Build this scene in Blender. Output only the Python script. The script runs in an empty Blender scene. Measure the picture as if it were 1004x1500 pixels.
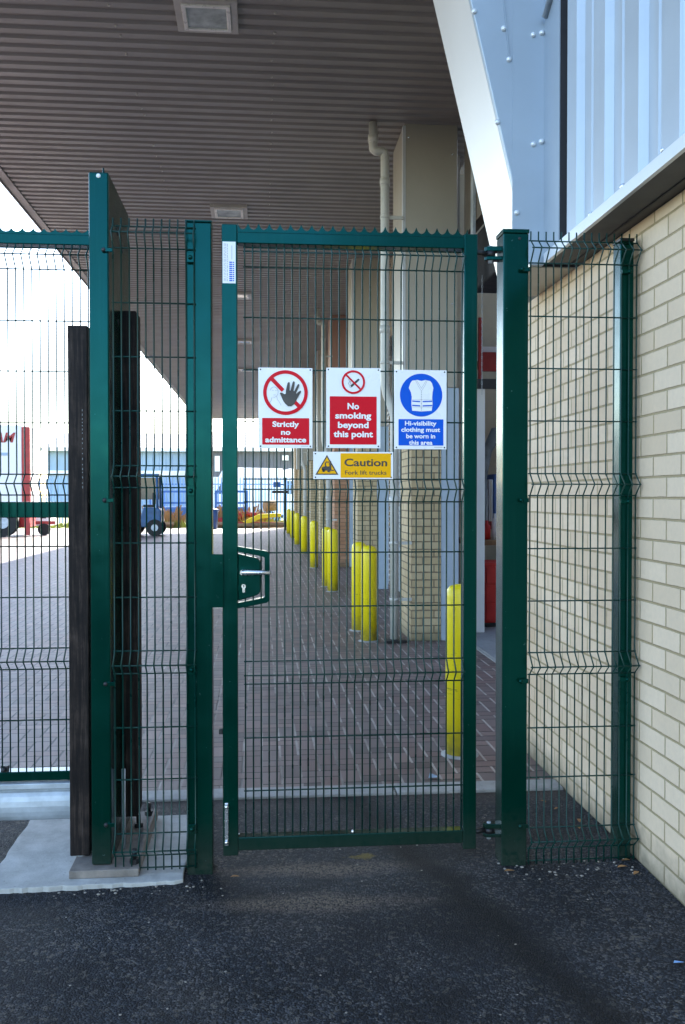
import bpy, math, random
from mathutils import Vector
R = math.radians
random.seed(7)
S = bpy.context.scene
COL = S.collection

# ------------------------------------------------------------ camera, sky, sun, exposure
CAM_H = 1.42
cd = bpy.data.cameras.new('camera'); cam = bpy.data.objects.new('camera', cd); COL.objects.link(cam)
cam.location = (0, 0, CAM_H)
cam.rotation_euler = (R(90 - 0.983), 0, R(-5.075))
cd.sensor_fit = 'VERTICAL'; cd.sensor_height = 36.0; cd.lens = 32.16
cd.clip_start = 0.05; cd.clip_end = 2000
S.camera = cam

SUN_EL, SUN_AZ = 32.0, 16.0          # azimuth measured from +Y towards +X
w = bpy.data.worlds.new('World'); S.world = w; w.use_nodes = True
nt = w.node_tree; nt.nodes.clear()
sky = nt.nodes.new('ShaderNodeTexSky'); sky.sky_type = 'NISHITA'; sky.sun_disc = False
sky.sun_elevation = R(SUN_EL); sky.sun_rotation = R(SUN_AZ); sky.air_density = 1.0; sky.dust_density = 0.8; sky.ozone_density = 1.0
bg = nt.nodes.new('ShaderNodeBackground'); bg.inputs['Strength'].default_value = 0.15
wo = nt.nodes.new('ShaderNodeOutputWorld')
nt.links.new(sky.outputs[0], bg.inputs[0]); nt.links.new(bg.outputs[0], wo.inputs[0])
sl = bpy.data.lights.new('sun', 'SUN'); sl.energy = 5.0; sl.angle = R(0.53); sl.color = (1, 0.95, 0.87)
so = bpy.data.objects.new('sun', sl); COL.objects.link(so)
sd = Vector((math.sin(R(SUN_AZ)) * math.cos(R(SUN_EL)), math.cos(R(SUN_AZ)) * math.cos(R(SUN_EL)), math.sin(R(SUN_EL))))
so.rotation_euler = sd.to_track_quat('Z', 'Y').to_euler(); so.location = (10, 10, 30)
S.view_settings.view_transform = 'Standard'; S.view_settings.look = 'None'
S.view_settings.exposure = 2.45; S.view_settings.gamma = 1.0; S.view_settings.use_curve_mapping = False
S.cycles.max_bounces = 10; S.cycles.diffuse_bounces = 6
S.cycles.use_denoising = True

# ------------------------------------------------------------ node helpers
class X:
    """socket wrapper with arithmetic, for writing patterns as formulas"""
    def __init__(s, t, k): s.t = t; s.k = k
    def op(s, o, b=None, c=None):
        n = s.t.nodes.new('ShaderNodeMath'); n.operation = o
        for i, v in enumerate((s, b, c)):
            if v is None: continue
            if isinstance(v, X): s.t.links.new(v.k, n.inputs[i])
            else: n.inputs[i].default_value = v
        return X(s.t, n.outputs[0])
    def __add__(s, b): return s.op('ADD', b)
    def __sub__(s, b): return s.op('SUBTRACT', b)
    def __mul__(s, b): return s.op('MULTIPLY', b)
    def __truediv__(s, b): return s.op('DIVIDE', b)
    def floor(s): return s.op('FLOOR')
    def frac(s): return s.op('FRACT')
    def lt(s, b): return s.op('LESS_THAN', b)
    def gt(s, b): return s.op('GREATER_THAN', b)
    def eq(s, v): return s.op('COMPARE', v, 0.4)
    def mn(s, b): return s.op('MINIMUM', b)
    def mx(s, b): return s.op('MAXIMUM', b)
    def inv(s): return (s * -1.0) + 1.0

class Mat:
    def __init__(s, name):
        s.m = bpy.data.materials.new(name); s.m.use_nodes = True
        s.t = s.m.node_tree; s.b = s.t.nodes['Principled BSDF']
    def set(s, k, v):
        if isinstance(v, X): s.t.links.new(v.k, s.b.inputs[k])
        else: s.b.inputs[k].default_value = v
        return s
    def pos(s):
        g = s.t.nodes.new('ShaderNodeNewGeometry'); x = s.t.nodes.new('ShaderNodeSeparateXYZ')
        s.t.links.new(g.outputs['Position'], x.inputs[0])
        return X(s.t, g.outputs['Position']), [X(s.t, o) for o in x.outputs], X(s.t, g.outputs['Normal'])
    def vec(s, a, b, c=0.0):
        n = s.t.nodes.new('ShaderNodeCombineXYZ')
        for i, v in enumerate((a, b, c)):
            if isinstance(v, X): s.t.links.new(v.k, n.inputs[i])
            else: n.inputs[i].default_value = v
        return X(s.t, n.outputs[0])
    def noise(s, v, scale, detail=4, rough=0.6):
        n = s.t.nodes.new('ShaderNodeTexNoise'); n.inputs['Scale'].default_value = scale
        n.inputs['Detail'].default_value = detail; n.inputs['Roughness'].default_value = rough
        s.t.links.new(v.k, n.inputs['Vector']); return X(s.t, n.outputs[0])
    def voro(s, v, scale, feature='F1'):
        n = s.t.nodes.new('ShaderNodeTexVoronoi'); n.inputs['Scale'].default_value = scale; n.feature = feature
        s.t.links.new(v.k, n.inputs['Vector']); return n
    def white(s, v):
        n = s.t.nodes.new('ShaderNodeTexWhiteNoise'); s.t.links.new(v.k, n.inputs['Vector']); return X(s.t, n.outputs['Value'])
    def ramp(s, v, stops, interp='LINEAR'):
        n = s.t.nodes.new('ShaderNodeValToRGB'); n.color_ramp.interpolation = interp
        e = n.color_ramp.elements
        while len(e) < len(stops): e.new(0.5)
        for i, (p, c) in enumerate(stops):
            e[i].position = p; e[i].color = (c[0], c[1], c[2], 1) if not isinstance(c, (int, float)) else (c, c, c, 1)
        s.t.links.new(v.k, n.inputs[0]); return X(s.t, n.outputs[0])
    def mix(s, f, a, b, mode='MIX'):
        n = s.t.nodes.new('ShaderNodeMix'); n.data_type = 'RGBA'; n.blend_type = mode
        for k, v in ((0, f), (6, a), (7, b)):
            if isinstance(v, X): s.t.links.new(v.k, n.inputs[k])
            elif k == 0: n.inputs[0].default_value = v
            else: n.inputs[k].default_value = (v[0], v[1], v[2], 1)
        return X(s.t, n.outputs[2])
    def bump(s, h, strength, dist):
        n = s.t.nodes.new('ShaderNodeBump'); n.inputs['Strength'].default_value = strength; n.inputs['Distance'].default_value = dist
        s.t.links.new(h.k, n.inputs['Height']); s.t.links.new(n.outputs[0], s.b.inputs['Normal']); return s

def paint(name, col, rough=0.4, metal=0.0, var=0.12, scale=6.0, bump=0.0, coat=0.0, spec=0.5, bscale=60, dirt=None, rv=1.0):
    """plain finish with mild procedural mottling, optional grime patches"""
    m = Mat(name); p, xyz, n = m.pos()
    nz = m.noise(p, scale, 5)
    a = tuple(c * (1 - var) for c in col); b = tuple(min(1, c * (1 + var)) for c in col)
    c = m.ramp(nz, [(0.3, a), (0.7, b)])
    if dirt:
        d = m.ramp(m.noise(p, scale * 0.6, 6, 0.7), [(0.52, 0.0), (0.72, 1.0)])
        c = m.mix(d * dirt[1], c, dirt[0])
    m.set('Base Color', c); m.set('Roughness', m.ramp(m.noise(p, scale * 3, 3), [(0.3, max(0.03, rough - 0.06 * rv)), (0.7, min(1, rough + 0.08 * rv))]))
    m.set('Metallic', metal); m.set('Specular IOR Level', spec)
    if coat: m.set('Coat Weight', coat); m.set('Coat Roughness', 0.12)
    if bump: m.bump(m.noise(p, bscale, 3), bump, 0.004)
    return m.m

M = {}
def mat_green():
    m = Mat('green_powder_coat'); p, (x, y, z), n = m.pos()
    a = m.noise(p, 3, 5); col = m.ramp(a, [(0.3, (0.0003, 0.0155, 0.0092)), (0.7, (0.0004, 0.0215, 0.0128))])
    # weathering: faint chalky bloom, rain runs, splashed dust near the ground
    run = m.noise(m.vec(x * 60, y * 60, z * 1.6), 1.0, 4, 0.6)
    col = m.mix(m.ramp(run, [(0.55, 0.0), (0.8, 0.30)]), col, (0.012, 0.040, 0.032))
    sp = m.noise(p, 38, 6, 0.72)
    foot = m.ramp(z + (sp - 0.5) * 0.35, [(0.02, 0.55), (0.22, 0.0)])
    col = m.mix(foot * m.ramp(sp, [(0.35, 0.2), (0.62, 1.0)]), col, (0.060, 0.058, 0.048))
    chip = m.ramp(m.noise(p, 55, 2), [(0.735, 0.0), (0.76, 0.8)])
    col = m.mix(chip, col, (0.05, 0.085, 0.075))
    m.set('Base Color', col); m.set('Roughness', m.ramp(m.noise(p, 9, 5), [(0.3, 0.13), (0.7, 0.26)]) ); m.set('Specular IOR Level', 0.42)
    m.bump(m.noise(p, 240, 2) * 0.3 + m.noise(p, 5, 2) * 1.5, 0.05, 0.004); return m.m
M['green'] = mat_green()
for k_ in ('green',): M[k_].node_tree.nodes['Principled BSDF'].inputs['Specular Tint'].default_value = (0.10, 0.74, 0.80, 1)
M['wire'] = paint('green_wire_coat', (0.001, 0.034, 0.028), 0.3, 0, 0.15, 3, 0, 0, 0.3)
M['galv'] = paint('galvanised_steel', (0.42, 0.46, 0.50), 0.52, 0.35, 0.25, 9, 0.15, 0, 0.5, 40)
M['steel'] = paint('bright_steel', (0.72, 0.73, 0.75), 0.24, 0.9, 0.05, 20)
M['rust'] = paint('rusty_plate', (0.22, 0.19, 0.165), 0.75, 0.1, 0.3, 14, 0.3)
M['rubber'] = None
M['black'] = paint('black_part', (0.012, 0.012, 0.014), 0.5)
def mat_yellow():
    m = Mat('yellow_sleeve_plastic'); p, (x, y, z), n = m.pos()
    a = m.noise(p, 5, 4); col = m.ramp(a, [(0.3, (0.86, 0.67, 0.006)), (0.7, (0.90, 0.73, 0.010))])
    sc = m.noise(m.vec(x * 14, y * 14, z * 70), 1.0, 4, 0.7)
    hit = m.ramp((z - 0.38).op('ABSOLUTE') + (m.noise(p, 9, 3) - 0.5) * 0.5, [(0.05, 1.0), (0.22, 0.0)])
    col = m.mix(m.ramp(sc, [(0.60, 0.0), (0.70, 0.7)]) * hit, col, (0.10, 0.085, 0.03))
    foot = m.ramp(z + (m.noise(p, 22, 5) - 0.5) * 0.25, [(0.0, 0.7), (0.18, 0.0)])
    col = m.mix(foot, col, (0.20, 0.155, 0.05))
    m.set('Base Color', col); m.set('Roughness', m.ramp(sc, [(0.3, 0.3), (0.7, 0.5)])); m.set('Coat Weight', 0.1); return m.m
M['yellow'] = mat_yellow()
M['white_pl'] = paint('white_sign_plastic', (0.82, 0.83, 0.85), 0.3, 0, 0.02)
M['red_pr'] = paint('red_sign_print', (0.64, 0.003, 0.018), 0.34, 0, 0.02, spec=0.12)
M['blue_pr'] = paint('blue_sign_print', (0.002, 0.095, 0.60), 0.34, 0, 0.02, spec=0.12)
M['amber_pr'] = paint('amber_sign_print', (0.88, 0.44, 0.001), 0.34, 0, 0.02, spec=0.12)
M['black_pr'] = paint('black_sign_print', (0.022, 0.018, 0.018), 0.35)
M['grey_pr'] = paint('grey_sign_print', (0.42, 0.43, 0.45), 0.35)
M['clad'] = paint('pale_blue_grey_cladding', (0.42, 0.47, 0.52), 0.34, 0.25, 0.05, 2.5, 0.02, 0, 0.5, 20, ((0.36, 0.40, 0.44), 0.4), 0.3)
M['gable'] = paint('mid_blue_grey_sheet', (0.34, 0.40, 0.465), 0.36, 0.2, 0.05, 2.5, 0.02, 0, 0.5, 20, ((0.30, 0.35, 0.40), 0.4), 0.3)
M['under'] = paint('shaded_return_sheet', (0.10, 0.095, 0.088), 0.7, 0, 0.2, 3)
M['trim'] = paint('silver_trim', (0.68, 0.70, 0.72), 0.34, 0.35, 0.02, 1.5, rv=0.15)
M['rake'] = paint('warm_silver_sheet', (0.64, 0.61, 0.59), 0.36, 0.35, 0.02, 1.5, rv=0.15)
M['headp'] = paint('dark_brown_head_panel', (0.13, 0.105, 0.08), 0.6, 0, 0.15, 2)
M['soffit'] = paint('grey_soffit_sheet', (0.295, 0.265, 0.238), 0.36, 0.1, 0.10, 0.9, 0, 0, 0.5)
M['olive'] = paint('olive_grey_cladding', (0.42, 0.385, 0.325), 0.40, 0.1, 0.06, 1.5, 0.03, 0, 0.5, 15)
M['redclad'] = paint('russet_cladding', (0.36, 0.20, 0.16), 0.45, 0.1, 0.06, 1.5)
M['jamb'] = paint('blue_grey_jamb', (0.40, 0.48, 0.58), 0.4, 0.1, 0.06, 3)
M['shutter'] = paint('grey_shutter', (0.40, 0.42, 0.44), 0.5, 0.1, 0.06, 3)
M['pipe'] = paint('pale_grey_pipe', (0.55, 0.54, 0.50), 0.4, 0, 0.08, 5)
M['cream'] = paint('cream_inner_wall', (0.62, 0.53, 0.38), 0.8, 0, 0.1, 2, 0.1)
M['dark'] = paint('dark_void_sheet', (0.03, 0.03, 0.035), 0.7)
M['lamp_gl'] = paint('lamp_glass', (0.46, 0.50, 0.48), 0.10, 0, 0.35, 8)
M['lamp_fr'] = paint('lamp_frame', (0.86, 0.82, 0.76), 0.3, 0.1)
M['lamp_fl'] = paint('lamp_flange', (0.50, 0.46, 0.42), 0.4, 0.1)
M['redpaint'] = paint('red_paint', (0.36, 0.022, 0.02), 0.5, 0, 0.25, 6, 0, 0, 0.5, 60, ((0.14, 0.05, 0.035), 0.5))
M['teal'] = paint('dull_blue_paint', (0.025, 0.09, 0.21), 0.5, 0, 0.25, 5, 0, 0, 0.5, 60, ((0.08, 0.07, 0.06), 0.5))
M['redbox'] = paint('scarlet_paint', (0.55, 0.02, 0.015), 0.5, 0, 0.1, 6)
M['whitepaint'] = paint('white_paint', (0.80, 0.80, 0.80), 0.45, 0, 0.04, 2)
M['palepal'] = paint('pale_blue_paint', (0.20, 0.36, 0.62), 0.5, 0, 0.15, 1)  # blue lightened so the far pales carry their overexposed glare in the colour
M['bluepaint'] = paint('blue_paint', (0.03, 0.13, 0.42), 0.4, 0, 0.15, 4)
M['tyre'] = paint('tyre_rubber', (0.02, 0.02, 0.02), 0.85)
M['glass'] = paint('dark_glass', (0.05, 0.07, 0.09), 0.06, 0, 0.05, 3)
M['card'] = paint('brown_cardboard', (0.36, 0.24, 0.13), 0.9, 0, 0.15, 5)
M['cloth'] = paint('grey_sheeting', (0.22, 0.24, 0.24), 0.8, 0, 0.3, 8, 0.4)
M['timber'] = paint('weathered_timber', (0.30, 0.19, 0.10), 0.85, 0, 0.3, 12, 0.3)
M['greywall'] = paint('charcoal_sheet_wall', (0.10, 0.105, 0.125), 0.6, 0, 0.08, 0.5)
M['bluewall'] = paint('pale_blue_sheet_wall', (0.30, 0.40, 0.52), 0.6, 0, 0.06, 0.5)
M['roofing'] = paint('pale_roofing', (0.60, 0.60, 0.58), 0.6, 0, 0.06, 0.5)
M['leaf'] = paint('dry_leaf', (0.34, 0.17, 0.06), 0.8, 0, 0.4, 60)
M['stone'] = paint('pale_pebble', (0.30, 0.27, 0.23), 0.9, 0, 0.3, 40)
M['weed'] = paint('weed_green', (0.24, 0.27, 0.05), 0.8, 0, 0.4, 3)
M['deadweed'] = paint('weed_brown', (0.24, 0.15, 0.07), 0.85, 0, 0.3, 5)

def mat_rubber():
    m = Mat('dark_rubber'); p, (x, y, z), n = m.pos()
    v = m.vec(x * 95, y * 95, z * 5.0); a = m.noise(v, 1.0, 6, 0.7) * 0.6 + m.noise(p, 6, 5, 0.7) * 0.4
    m.set('Base Color', m.ramp(a, [(0.40, (0.004, 0.003, 0.0035)), (0.50, (0.015, 0.010, 0.009)), (0.60, (0.045, 0.031, 0.025)), (0.70, (0.085, 0.068, 0.060))]))
    m.set('Roughness', 0.62); m.set('Specular IOR Level', 0.2); m.bump(a, 0.35, 0.004); return m.m
M['rubber'] = mat_rubber()

def mat_brick(name, c1, c2, mortar, bw=0.228, rh=0.0785, ms=0.0055):
    m = Mat(name); p, (x, y, z), n = m.pos()
    sn = m.t.nodes.new('ShaderNodeSeparateXYZ'); m.t.links.new(n.k, sn.inputs[0])
    ax = X(m.t, sn.outputs[0]).op('ABSOLUTE').gt(0.5)
    u = (y * ax) + (x * ax.inv())
    wob = (m.noise(p, 7, 2) - 0.5) * 0.004
    r = (z + wob) / rh; row = r.floor()
    uu = (u + wob) / bw + row * 0.5; col = uu.floor()
    fx = uu.frac() * bw; fy = r.frac() * rh
    dx = fx.mn((fx * -1.0) + bw); dy = fy.mn((fy * -1.0) + rh)
    d = dx.mn(dy)
    edge = d + (m.noise(p, 90, 3) - 0.5) * 0.004
    mask = edge.op('SUBTRACT', ms).op('MULTIPLY', 400).op('MINIMUM', 1.0).op('MAXIMUM', 0.0)
    idn = m.white(m.vec(col, row, 1.7)); idn2 = m.white(m.vec(col, row, 5.1))
    base = m.mix(idn, c1, c2)
    fine = m.noise(p, 45, 6, 0.7)
    base = m.mix(m.ramp(fine, [(0.35, 0.0), (0.75, 0.35)]), base, tuple(q * 0.72 for q in c1))
    big = m.noise(p, 1.3, 4)
    base = m.mix(m.ramp(big, [(0.4, 0.0), (0.8, 0.25)]), base, tuple(q * 0.8 for q in c2))
    # damp and splashed dirt along the foot of the wall
    foot = m.ramp((z + (m.noise(p, 12, 5) - 0.5) * 0.22), [(0.0, 0.75), (0.16, 0.0)])
    mo = m.mix(m.noise(p, 25, 4), mortar, tuple(q * 0.62 for q in mortar))
    c = m.mix(mask, mo, base)
    c = m.mix(foot, c, (0.13, 0.12, 0.08))
    m.set('Base Color', c); m.set('Roughness', 0.85); m.set('Specular IOR Level', 0.25)
    m.bump(mask + fine * 0.25 + idn2 * 0.2, 0.7, 0.006); return m.m
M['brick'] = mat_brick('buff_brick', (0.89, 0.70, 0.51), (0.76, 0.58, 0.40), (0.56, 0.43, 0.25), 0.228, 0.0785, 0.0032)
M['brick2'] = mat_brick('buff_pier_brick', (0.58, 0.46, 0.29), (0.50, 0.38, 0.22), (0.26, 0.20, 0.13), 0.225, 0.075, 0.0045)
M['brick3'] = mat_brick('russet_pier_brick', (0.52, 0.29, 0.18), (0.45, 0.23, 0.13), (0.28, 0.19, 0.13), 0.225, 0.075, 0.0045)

def mat_paving():
    m = Mat('herringbone_block_paving'); p, (x, y, z), n = m.pos()
    L = 0.1
    gx = x / L; gy = y / L
    i = gx.floor(); j = gy.floor(); fx = gx.frac(); fy = gy.frac()
    k = (i - j).op('FLOORED_MODULO', 4.0)
    k0, k1, k2, k3 = k.eq(0), k.eq(1), k.eq(2), k.eq(3)
    dl = fx + k1 * 2.0; dr = fx.inv() + k0 * 2.0
    db = fy + k2 * 2.0; dt = fy.inv() + k3 * 2.0
    dxx = dl.mn(dr); dyy = db.mn(dt)
    idv = m.vec(i - k1, j - k2, 3.3)
    rnd = m.white(idv)
    e = (m.noise(p, 70, 3) - 0.5) * 0.06
    mx = (dxx + e).lt(0.065); my = (dyy + e).lt(0.075)
    col = m.ramp(rnd, [(0.0, (0.075, 0.044, 0.038)), (0.35, (0.165, 0.085, 0.070)), (0.7, (0.125, 0.088, 0.078)), (1.0, (0.225, 0.138, 0.115))])
    fine = m.noise(p, 120, 5, 0.75)
    col = m.mix(m.ramp(fine, [(0.35, 0.0), (0.75, 0.5)]), col, (0.24, 0.21, 0.20))
    big = m.noise(p, 0.5, 5, 0.65)
    col = m.mix(m.ramp(big, [(0.42, 0.0), (0.7, 0.45)]), col, (0.20, 0.17, 0.16))
    sand = m.noise(p, 3.0, 4, 0.7)
    col = m.mix(my * 0.9, col, (0.030, 0.024, 0.022))
    col = m.mix(mx, col, m.ramp(m.noise(p, 0.9, 4, 0.7) + (x * 0.10), [(0.36, (0.035, 0.028, 0.026)), (0.50, (0.20, 0.165, 0.145)), (0.62, (0.40, 0.34, 0.30))]))  # shadow in the left joints is put into the sand colour
    stain = m.ramp(m.noise(p, 1.4, 6, 0.7), [(0.58, 0.0), (0.74, 0.5)])
    col = m.mix(stain, col, (0.06, 0.052, 0.05))
    m.set('Base Color', col); m.set('Roughness', m.ramp(fine, [(0.3, 0.46), (0.7, 0.70)])); m.set('Specular IOR Level', 0.42)
    m.bump(dxx.mn(dyy).mn(0.09) * 6.0 + fine * 0.25 + rnd * 0.15, 0.55, 0.006); return m.m
M['paving'] = mat_paving()

def mat_asphalt():
    m = Mat('worn_asphalt'); p, (x, y, z), n = m.pos()
    v1 = m.voro(p, 145); v2 = m.voro(p, 80)
    def ch(v, k):
        c = m.t.nodes.new('ShaderNodeSeparateColor'); m.t.links.new(v.outputs['Color'], c.inputs[0]); return X(m.t, c.outputs[k])
    r1 = ch(v1, 0); r2 = ch(v2, 1)
    fine = m.noise(p, 260, 3, 0.7)
    col = m.ramp(r1 * 0.75 + fine * 0.35, [(0.0, (0.003, 0.003, 0.004)), (0.40, (0.0095, 0.0105, 0.0145)), (0.66, (0.029, 0.034, 0.046)), (0.84, (0.085, 0.089, 0.098)), (1.0, (0.26, 0.235, 0.21))])
    col = m.mix(m.ramp(r2, [(0.93, 0.0), (0.95, 0.75)]), col, (0.17, 0.15, 0.125))
    big = m.noise(p, 1.3, 6, 0.7)
    col = m.mix(m.ramp(big, [(0.36, 0.8), (0.58, 0.0)]), col, (0.006, 0.006, 0.008))
    # sandy dust swept into patches in front of and under the gate
    dn = m.noise(m.vec(x * 2.0, y * 5.5, 0.0), 1.0, 6, 0.7)
    inx = ((x - 0.22).op('ABSOLUTE').op('MULTIPLY', -1.35) + 1.0).mx(0.0)
    def stripe(yc, w_): return (((y - yc) + (m.noise(p, 1.7, 3) - 0.5) * 0.14).op('ABSOLUTE').op('MULTIPLY', -1.0 / w_) + 1.0).mx(0.0)
    dust = m.ramp(dn * inx * (stripe(3.16, 0.13) + stripe(3.46, 0.12)).mn(1.0), [(0.12, 0.0), (0.36, 0.8)])
    dust2 = m.ramp(m.noise(p, 2.6, 7, 0.75), [(0.50, 0.0), (0.74, 0.55)])
    gritty = m.ramp(m.noise(p, 0.8, 5, 0.7) , [(0.45, 0.0), (0.7, 0.5)])
    col = m.mix(gritty * r1, col, (0.12, 0.125, 0.14))
    foot = m.ramp((y - 4.29).op('ABSOLUTE') + (m.noise(p, 6, 5) - 0.5) * 0.16, [(0.02, 0.6), (0.20, 0.0)])
    keep = m.ramp(r1 * 0.5 + fine * 0.5, [(0.30, 0.1), (0.62, 1.0)])
    col = m.mix(dust * keep, col, (0.23, 0.175, 0.13))
    col = m.mix(dust2 * keep, col, (0.115, 0.092, 0.07))
    col = m.mix(foot, col, (0.12, 0.092, 0.075))
    # a darker diagonal strip towards the wall
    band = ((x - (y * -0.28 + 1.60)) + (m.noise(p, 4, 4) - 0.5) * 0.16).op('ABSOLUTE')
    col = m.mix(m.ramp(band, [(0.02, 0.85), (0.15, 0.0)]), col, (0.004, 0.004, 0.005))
    yel = m.ramp(((x - 0.40).op('ABSOLUTE') * 4.0 + (y - 3.56).op('ABSOLUTE') * 9.0) + m.noise(p, 16, 4), [(0.62, 0.6), (0.85, 0.0)])
    col = m.mix(yel, col, (0.30, 0.21, 0.03))
    m.set('Base Color', col)
    m.set('Roughness', m.ramp(r1, [(0.0, 0.6), (1.0, 0.85)])); m.set('Specular IOR Level', 0.25)
    d1 = X(m.t, v1.outputs['Distance'])
    m.bump((d1 * -1.2) + fine * 0.6 + r1 * 0.5 + r2 * 0.4 + m.noise(p, 24, 4) * 0.9, 1.0, 0.009); return m.m
M['asphalt'] = mat_asphalt()

def mat_concrete(name, a, b, sc=5):
    m = Mat(name); p, (x, y, z), n = m.pos()
    nz = m.noise(p, sc, 7, 0.68); f = m.noise(p, 110, 4, 0.7)
    c = m.ramp(nz, [(0.3, a), (0.65, b)])
    pit = m.voro(p, 28); d = X(m.t, pit.outputs['Distance']); c = m.mix(m.ramp(d, [(0.05, 0.5), (0.12, 0.0)]), c, tuple(q * 0.35 for q in a))
    c = m.mix(m.ramp(m.noise(m.vec(x * 9, y * 2, z), 1.5, 5), [(0.55, 0.0), (0.8, 0.45)]), c, tuple(q * 0.6 for q in a))
    m.set('Base Color', c); m.set('Roughness', 0.85); m.bump(f + nz * 1.5, 0.5, 0.004); return m.m
M['concrete'] = mat_concrete('pad_concrete', (0.32, 0.315, 0.295), (0.52, 0.515, 0.49), 7)
M['kerb'] = mat_concrete('kerb_concrete', (0.26, 0.25, 0.235), (0.38, 0.365, 0.34), 9)
M['floorc'] = mat_concrete('floor_concrete', (0.22, 0.22, 0.22), (0.30, 0.30, 0.30), 3)
M['grass'] = mat_concrete('rough_grass_ground', (0.10, 0.12, 0.02), (0.26, 0.24, 0.06), 2)

# ------------------------------------------------------------ mesh helpers
class MB:
    def __init__(s): s.v = []; s.f = []; s.sm = []
    def add(s, vs, fs, smooth=False):
        o = len(s.v); s.v += [tuple(v) for v in vs]
        for f in fs: s.f.append(tuple(i + o for i in f)); s.sm.append(smooth)
        return s
    def box(s, x0, x1, y0, y1, z0, z1):
        return s.add([(x0, y0, z0), (x1, y0, z0), (x1, y1, z0), (x0, y1, z0), (x0, y0, z1), (x1, y0, z1), (x1, y1, z1), (x0, y1, z1)],
                     [(0, 3, 2, 1), (4, 5, 6, 7), (0, 1, 5, 4), (1, 2, 6, 5), (2, 3, 7, 6), (3, 0, 4, 7)])
    def prism(s, poly, axis, a, b):
        """poly of 2-d points; axis 'y': points are (x,z) swept from y=a to y=b, 'x': (y,z), 'z': (x,y)"""
        n = len(poly)
        ar = sum(poly[i][0] * poly[(i + 1) % n][1] - poly[(i + 1) % n][0] * poly[i][1] for i in range(n))
        if ar < 0: poly = poly[::-1]
        def P(q, t): return {'y': (q[0], t, q[1]), 'x': (t, q[0], q[1]), 'z': (q[0], q[1], t)}[axis]
        vs = [P(q, a) for q in poly] + [P(q, b) for q in poly]
        fl = (axis == 'y')
        if b < a: fl = not fl
        f0 = tuple(range(n)); f1 = tuple(range(n, 2 * n))
        sides = [(i, (i + 1) % n, n + (i + 1) % n, n + i) for i in range(n)]
        if fl: fs = [f0, f1[::-1]] + [t[::-1] for t in sides]
        else: fs = [f0[::-1], f1] + sides
        return s.add(vs, fs)
    def tube(s, pts, r, n=8, caps=True, smooth=True):
        pts = [Vector(p) for p in pts]; rs = r if isinstance(r, (list, tuple)) else [r] * len(pts)
        rings = []; up = None
        for i, p in enumerate(pts):
            d = (pts[min(i + 1, len(pts) - 1)] - pts[max(i - 1, 0)]).normalized()
            if up is None:
                up = Vector((0, 0, 1)) if abs(d.z) < 0.9 else Vector((0, 1, 0))
            a = d.cross(up).normalized(); b = a.cross(d).normalized(); up = b
            rings.append([p + (a * math.cos(2 * math.pi * k / n) + b * math.sin(2 * math.pi * k / n)) * rs[i] for k in range(n)])
        o = len(s.v)
        for rg in rings: s.v += [tuple(q) for q in rg]
        for i in range(len(pts) - 1):
            for k in range(n):
                a0 = o + i * n + k; a1 = o + i * n + (k + 1) % n
                s.f.append((a0, a0 + n, a1 + n, a1)); s.sm.append(smooth)
        if caps:
            s.f.append(tuple(o + k for k in range(n))); s.sm.append(False)
            e = o + (len(pts) - 1) * n
            s.f.append(tuple(e + k for k in range(n))[::-1]); s.sm.append(False)
        return s
    def lathe(s, c, prof, n=20):
        """prof: (radius, z) rings about a vertical axis through c"""
        o = len(s.v)
        for (r, z) in prof:
            for k in range(n):
                s.v.append((c[0] + r * math.cos(2 * math.pi * k / n), c[1] + r * math.sin(2 * math.pi * k / n), c[2] + z))
        for i in range(len(prof) - 1):
            for k in range(n):
                a0 = o + i * n + k; a1 = o + i * n + (k + 1) % n
                s.f.append((a0, a1, a1 + n, a0 + n)); s.sm.append(True)
        s.f.append(tuple(o + k for k in range(n))[::-1]); s.sm.append(False)
        e = o + (len(prof) - 1) * n
        s.f.append(tuple(e + k for k in range(n))); s.sm.append(False)
        return s
    def dome(s, c, axis, r, h, n=10):
        """screw head: a low dome whose base is centred at c, pointing along axis"""
        a = Vector(axis).normalized(); t = Vector((0, 0, 1)) if abs(a.z) < 0.9 else Vector((1, 0, 0))
        u = a.cross(t).normalized(); v = a.cross(u).normalized(); c = Vector(c)
        o = len(s.v)
        for (rr, hh) in ((1, 0), (1, 0.25), (0.75, 0.75), (0.35, 1)):
            for k in range(n):
                s.v.append(tuple(c + (u * math.cos(2 * math.pi * k / n) + v * math.sin(2 * math.pi * k / n)) * r * rr + a * h * hh))
        for i in range(3):
            for k in range(n):
                a0 = o + i * n + k; a1 = o + i * n + (k + 1) % n
                s.f.append((a0, a1, a1 + n, a0 + n)); s.sm.append(True)
        s.f.append(tuple(o + 3 * n + k for k in range(n))); s.sm.append(True)
        return s
    def build(s, name, mat, parent=None, bevel=0.0, seg=2, label=None):
        off = Vector(parent.matrix_world.translation) if parent is not None and parent.parent is not None else (Vector(parent.location) if parent is not None else Vector((0, 0, 0)))
        if parent is not None:
            q = parent; off = Vector((0, 0, 0))
            while q is not None: off += Vector(q.location); q = q.parent
        me = bpy.data.meshes.new(name)
        me.from_pydata([(v[0] - off.x, v[1] - off.y, v[2] - off.z) for v in s.v], [], s.f)
        me.polygons.foreach_set('use_smooth', s.sm); me.validate(); me.update()
        o = bpy.data.objects.new(name, me); COL.objects.link(o)
        me.materials.append(mat)
        if parent is not None: o.parent = parent
        if bevel:
            b = o.modifiers.new('bevel', 'BEVEL'); b.width = bevel; b.segments = seg; b.limit_method = 'ANGLE'; b.angle_limit = R(40)
        if label: o['label'] = label
        return o

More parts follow.
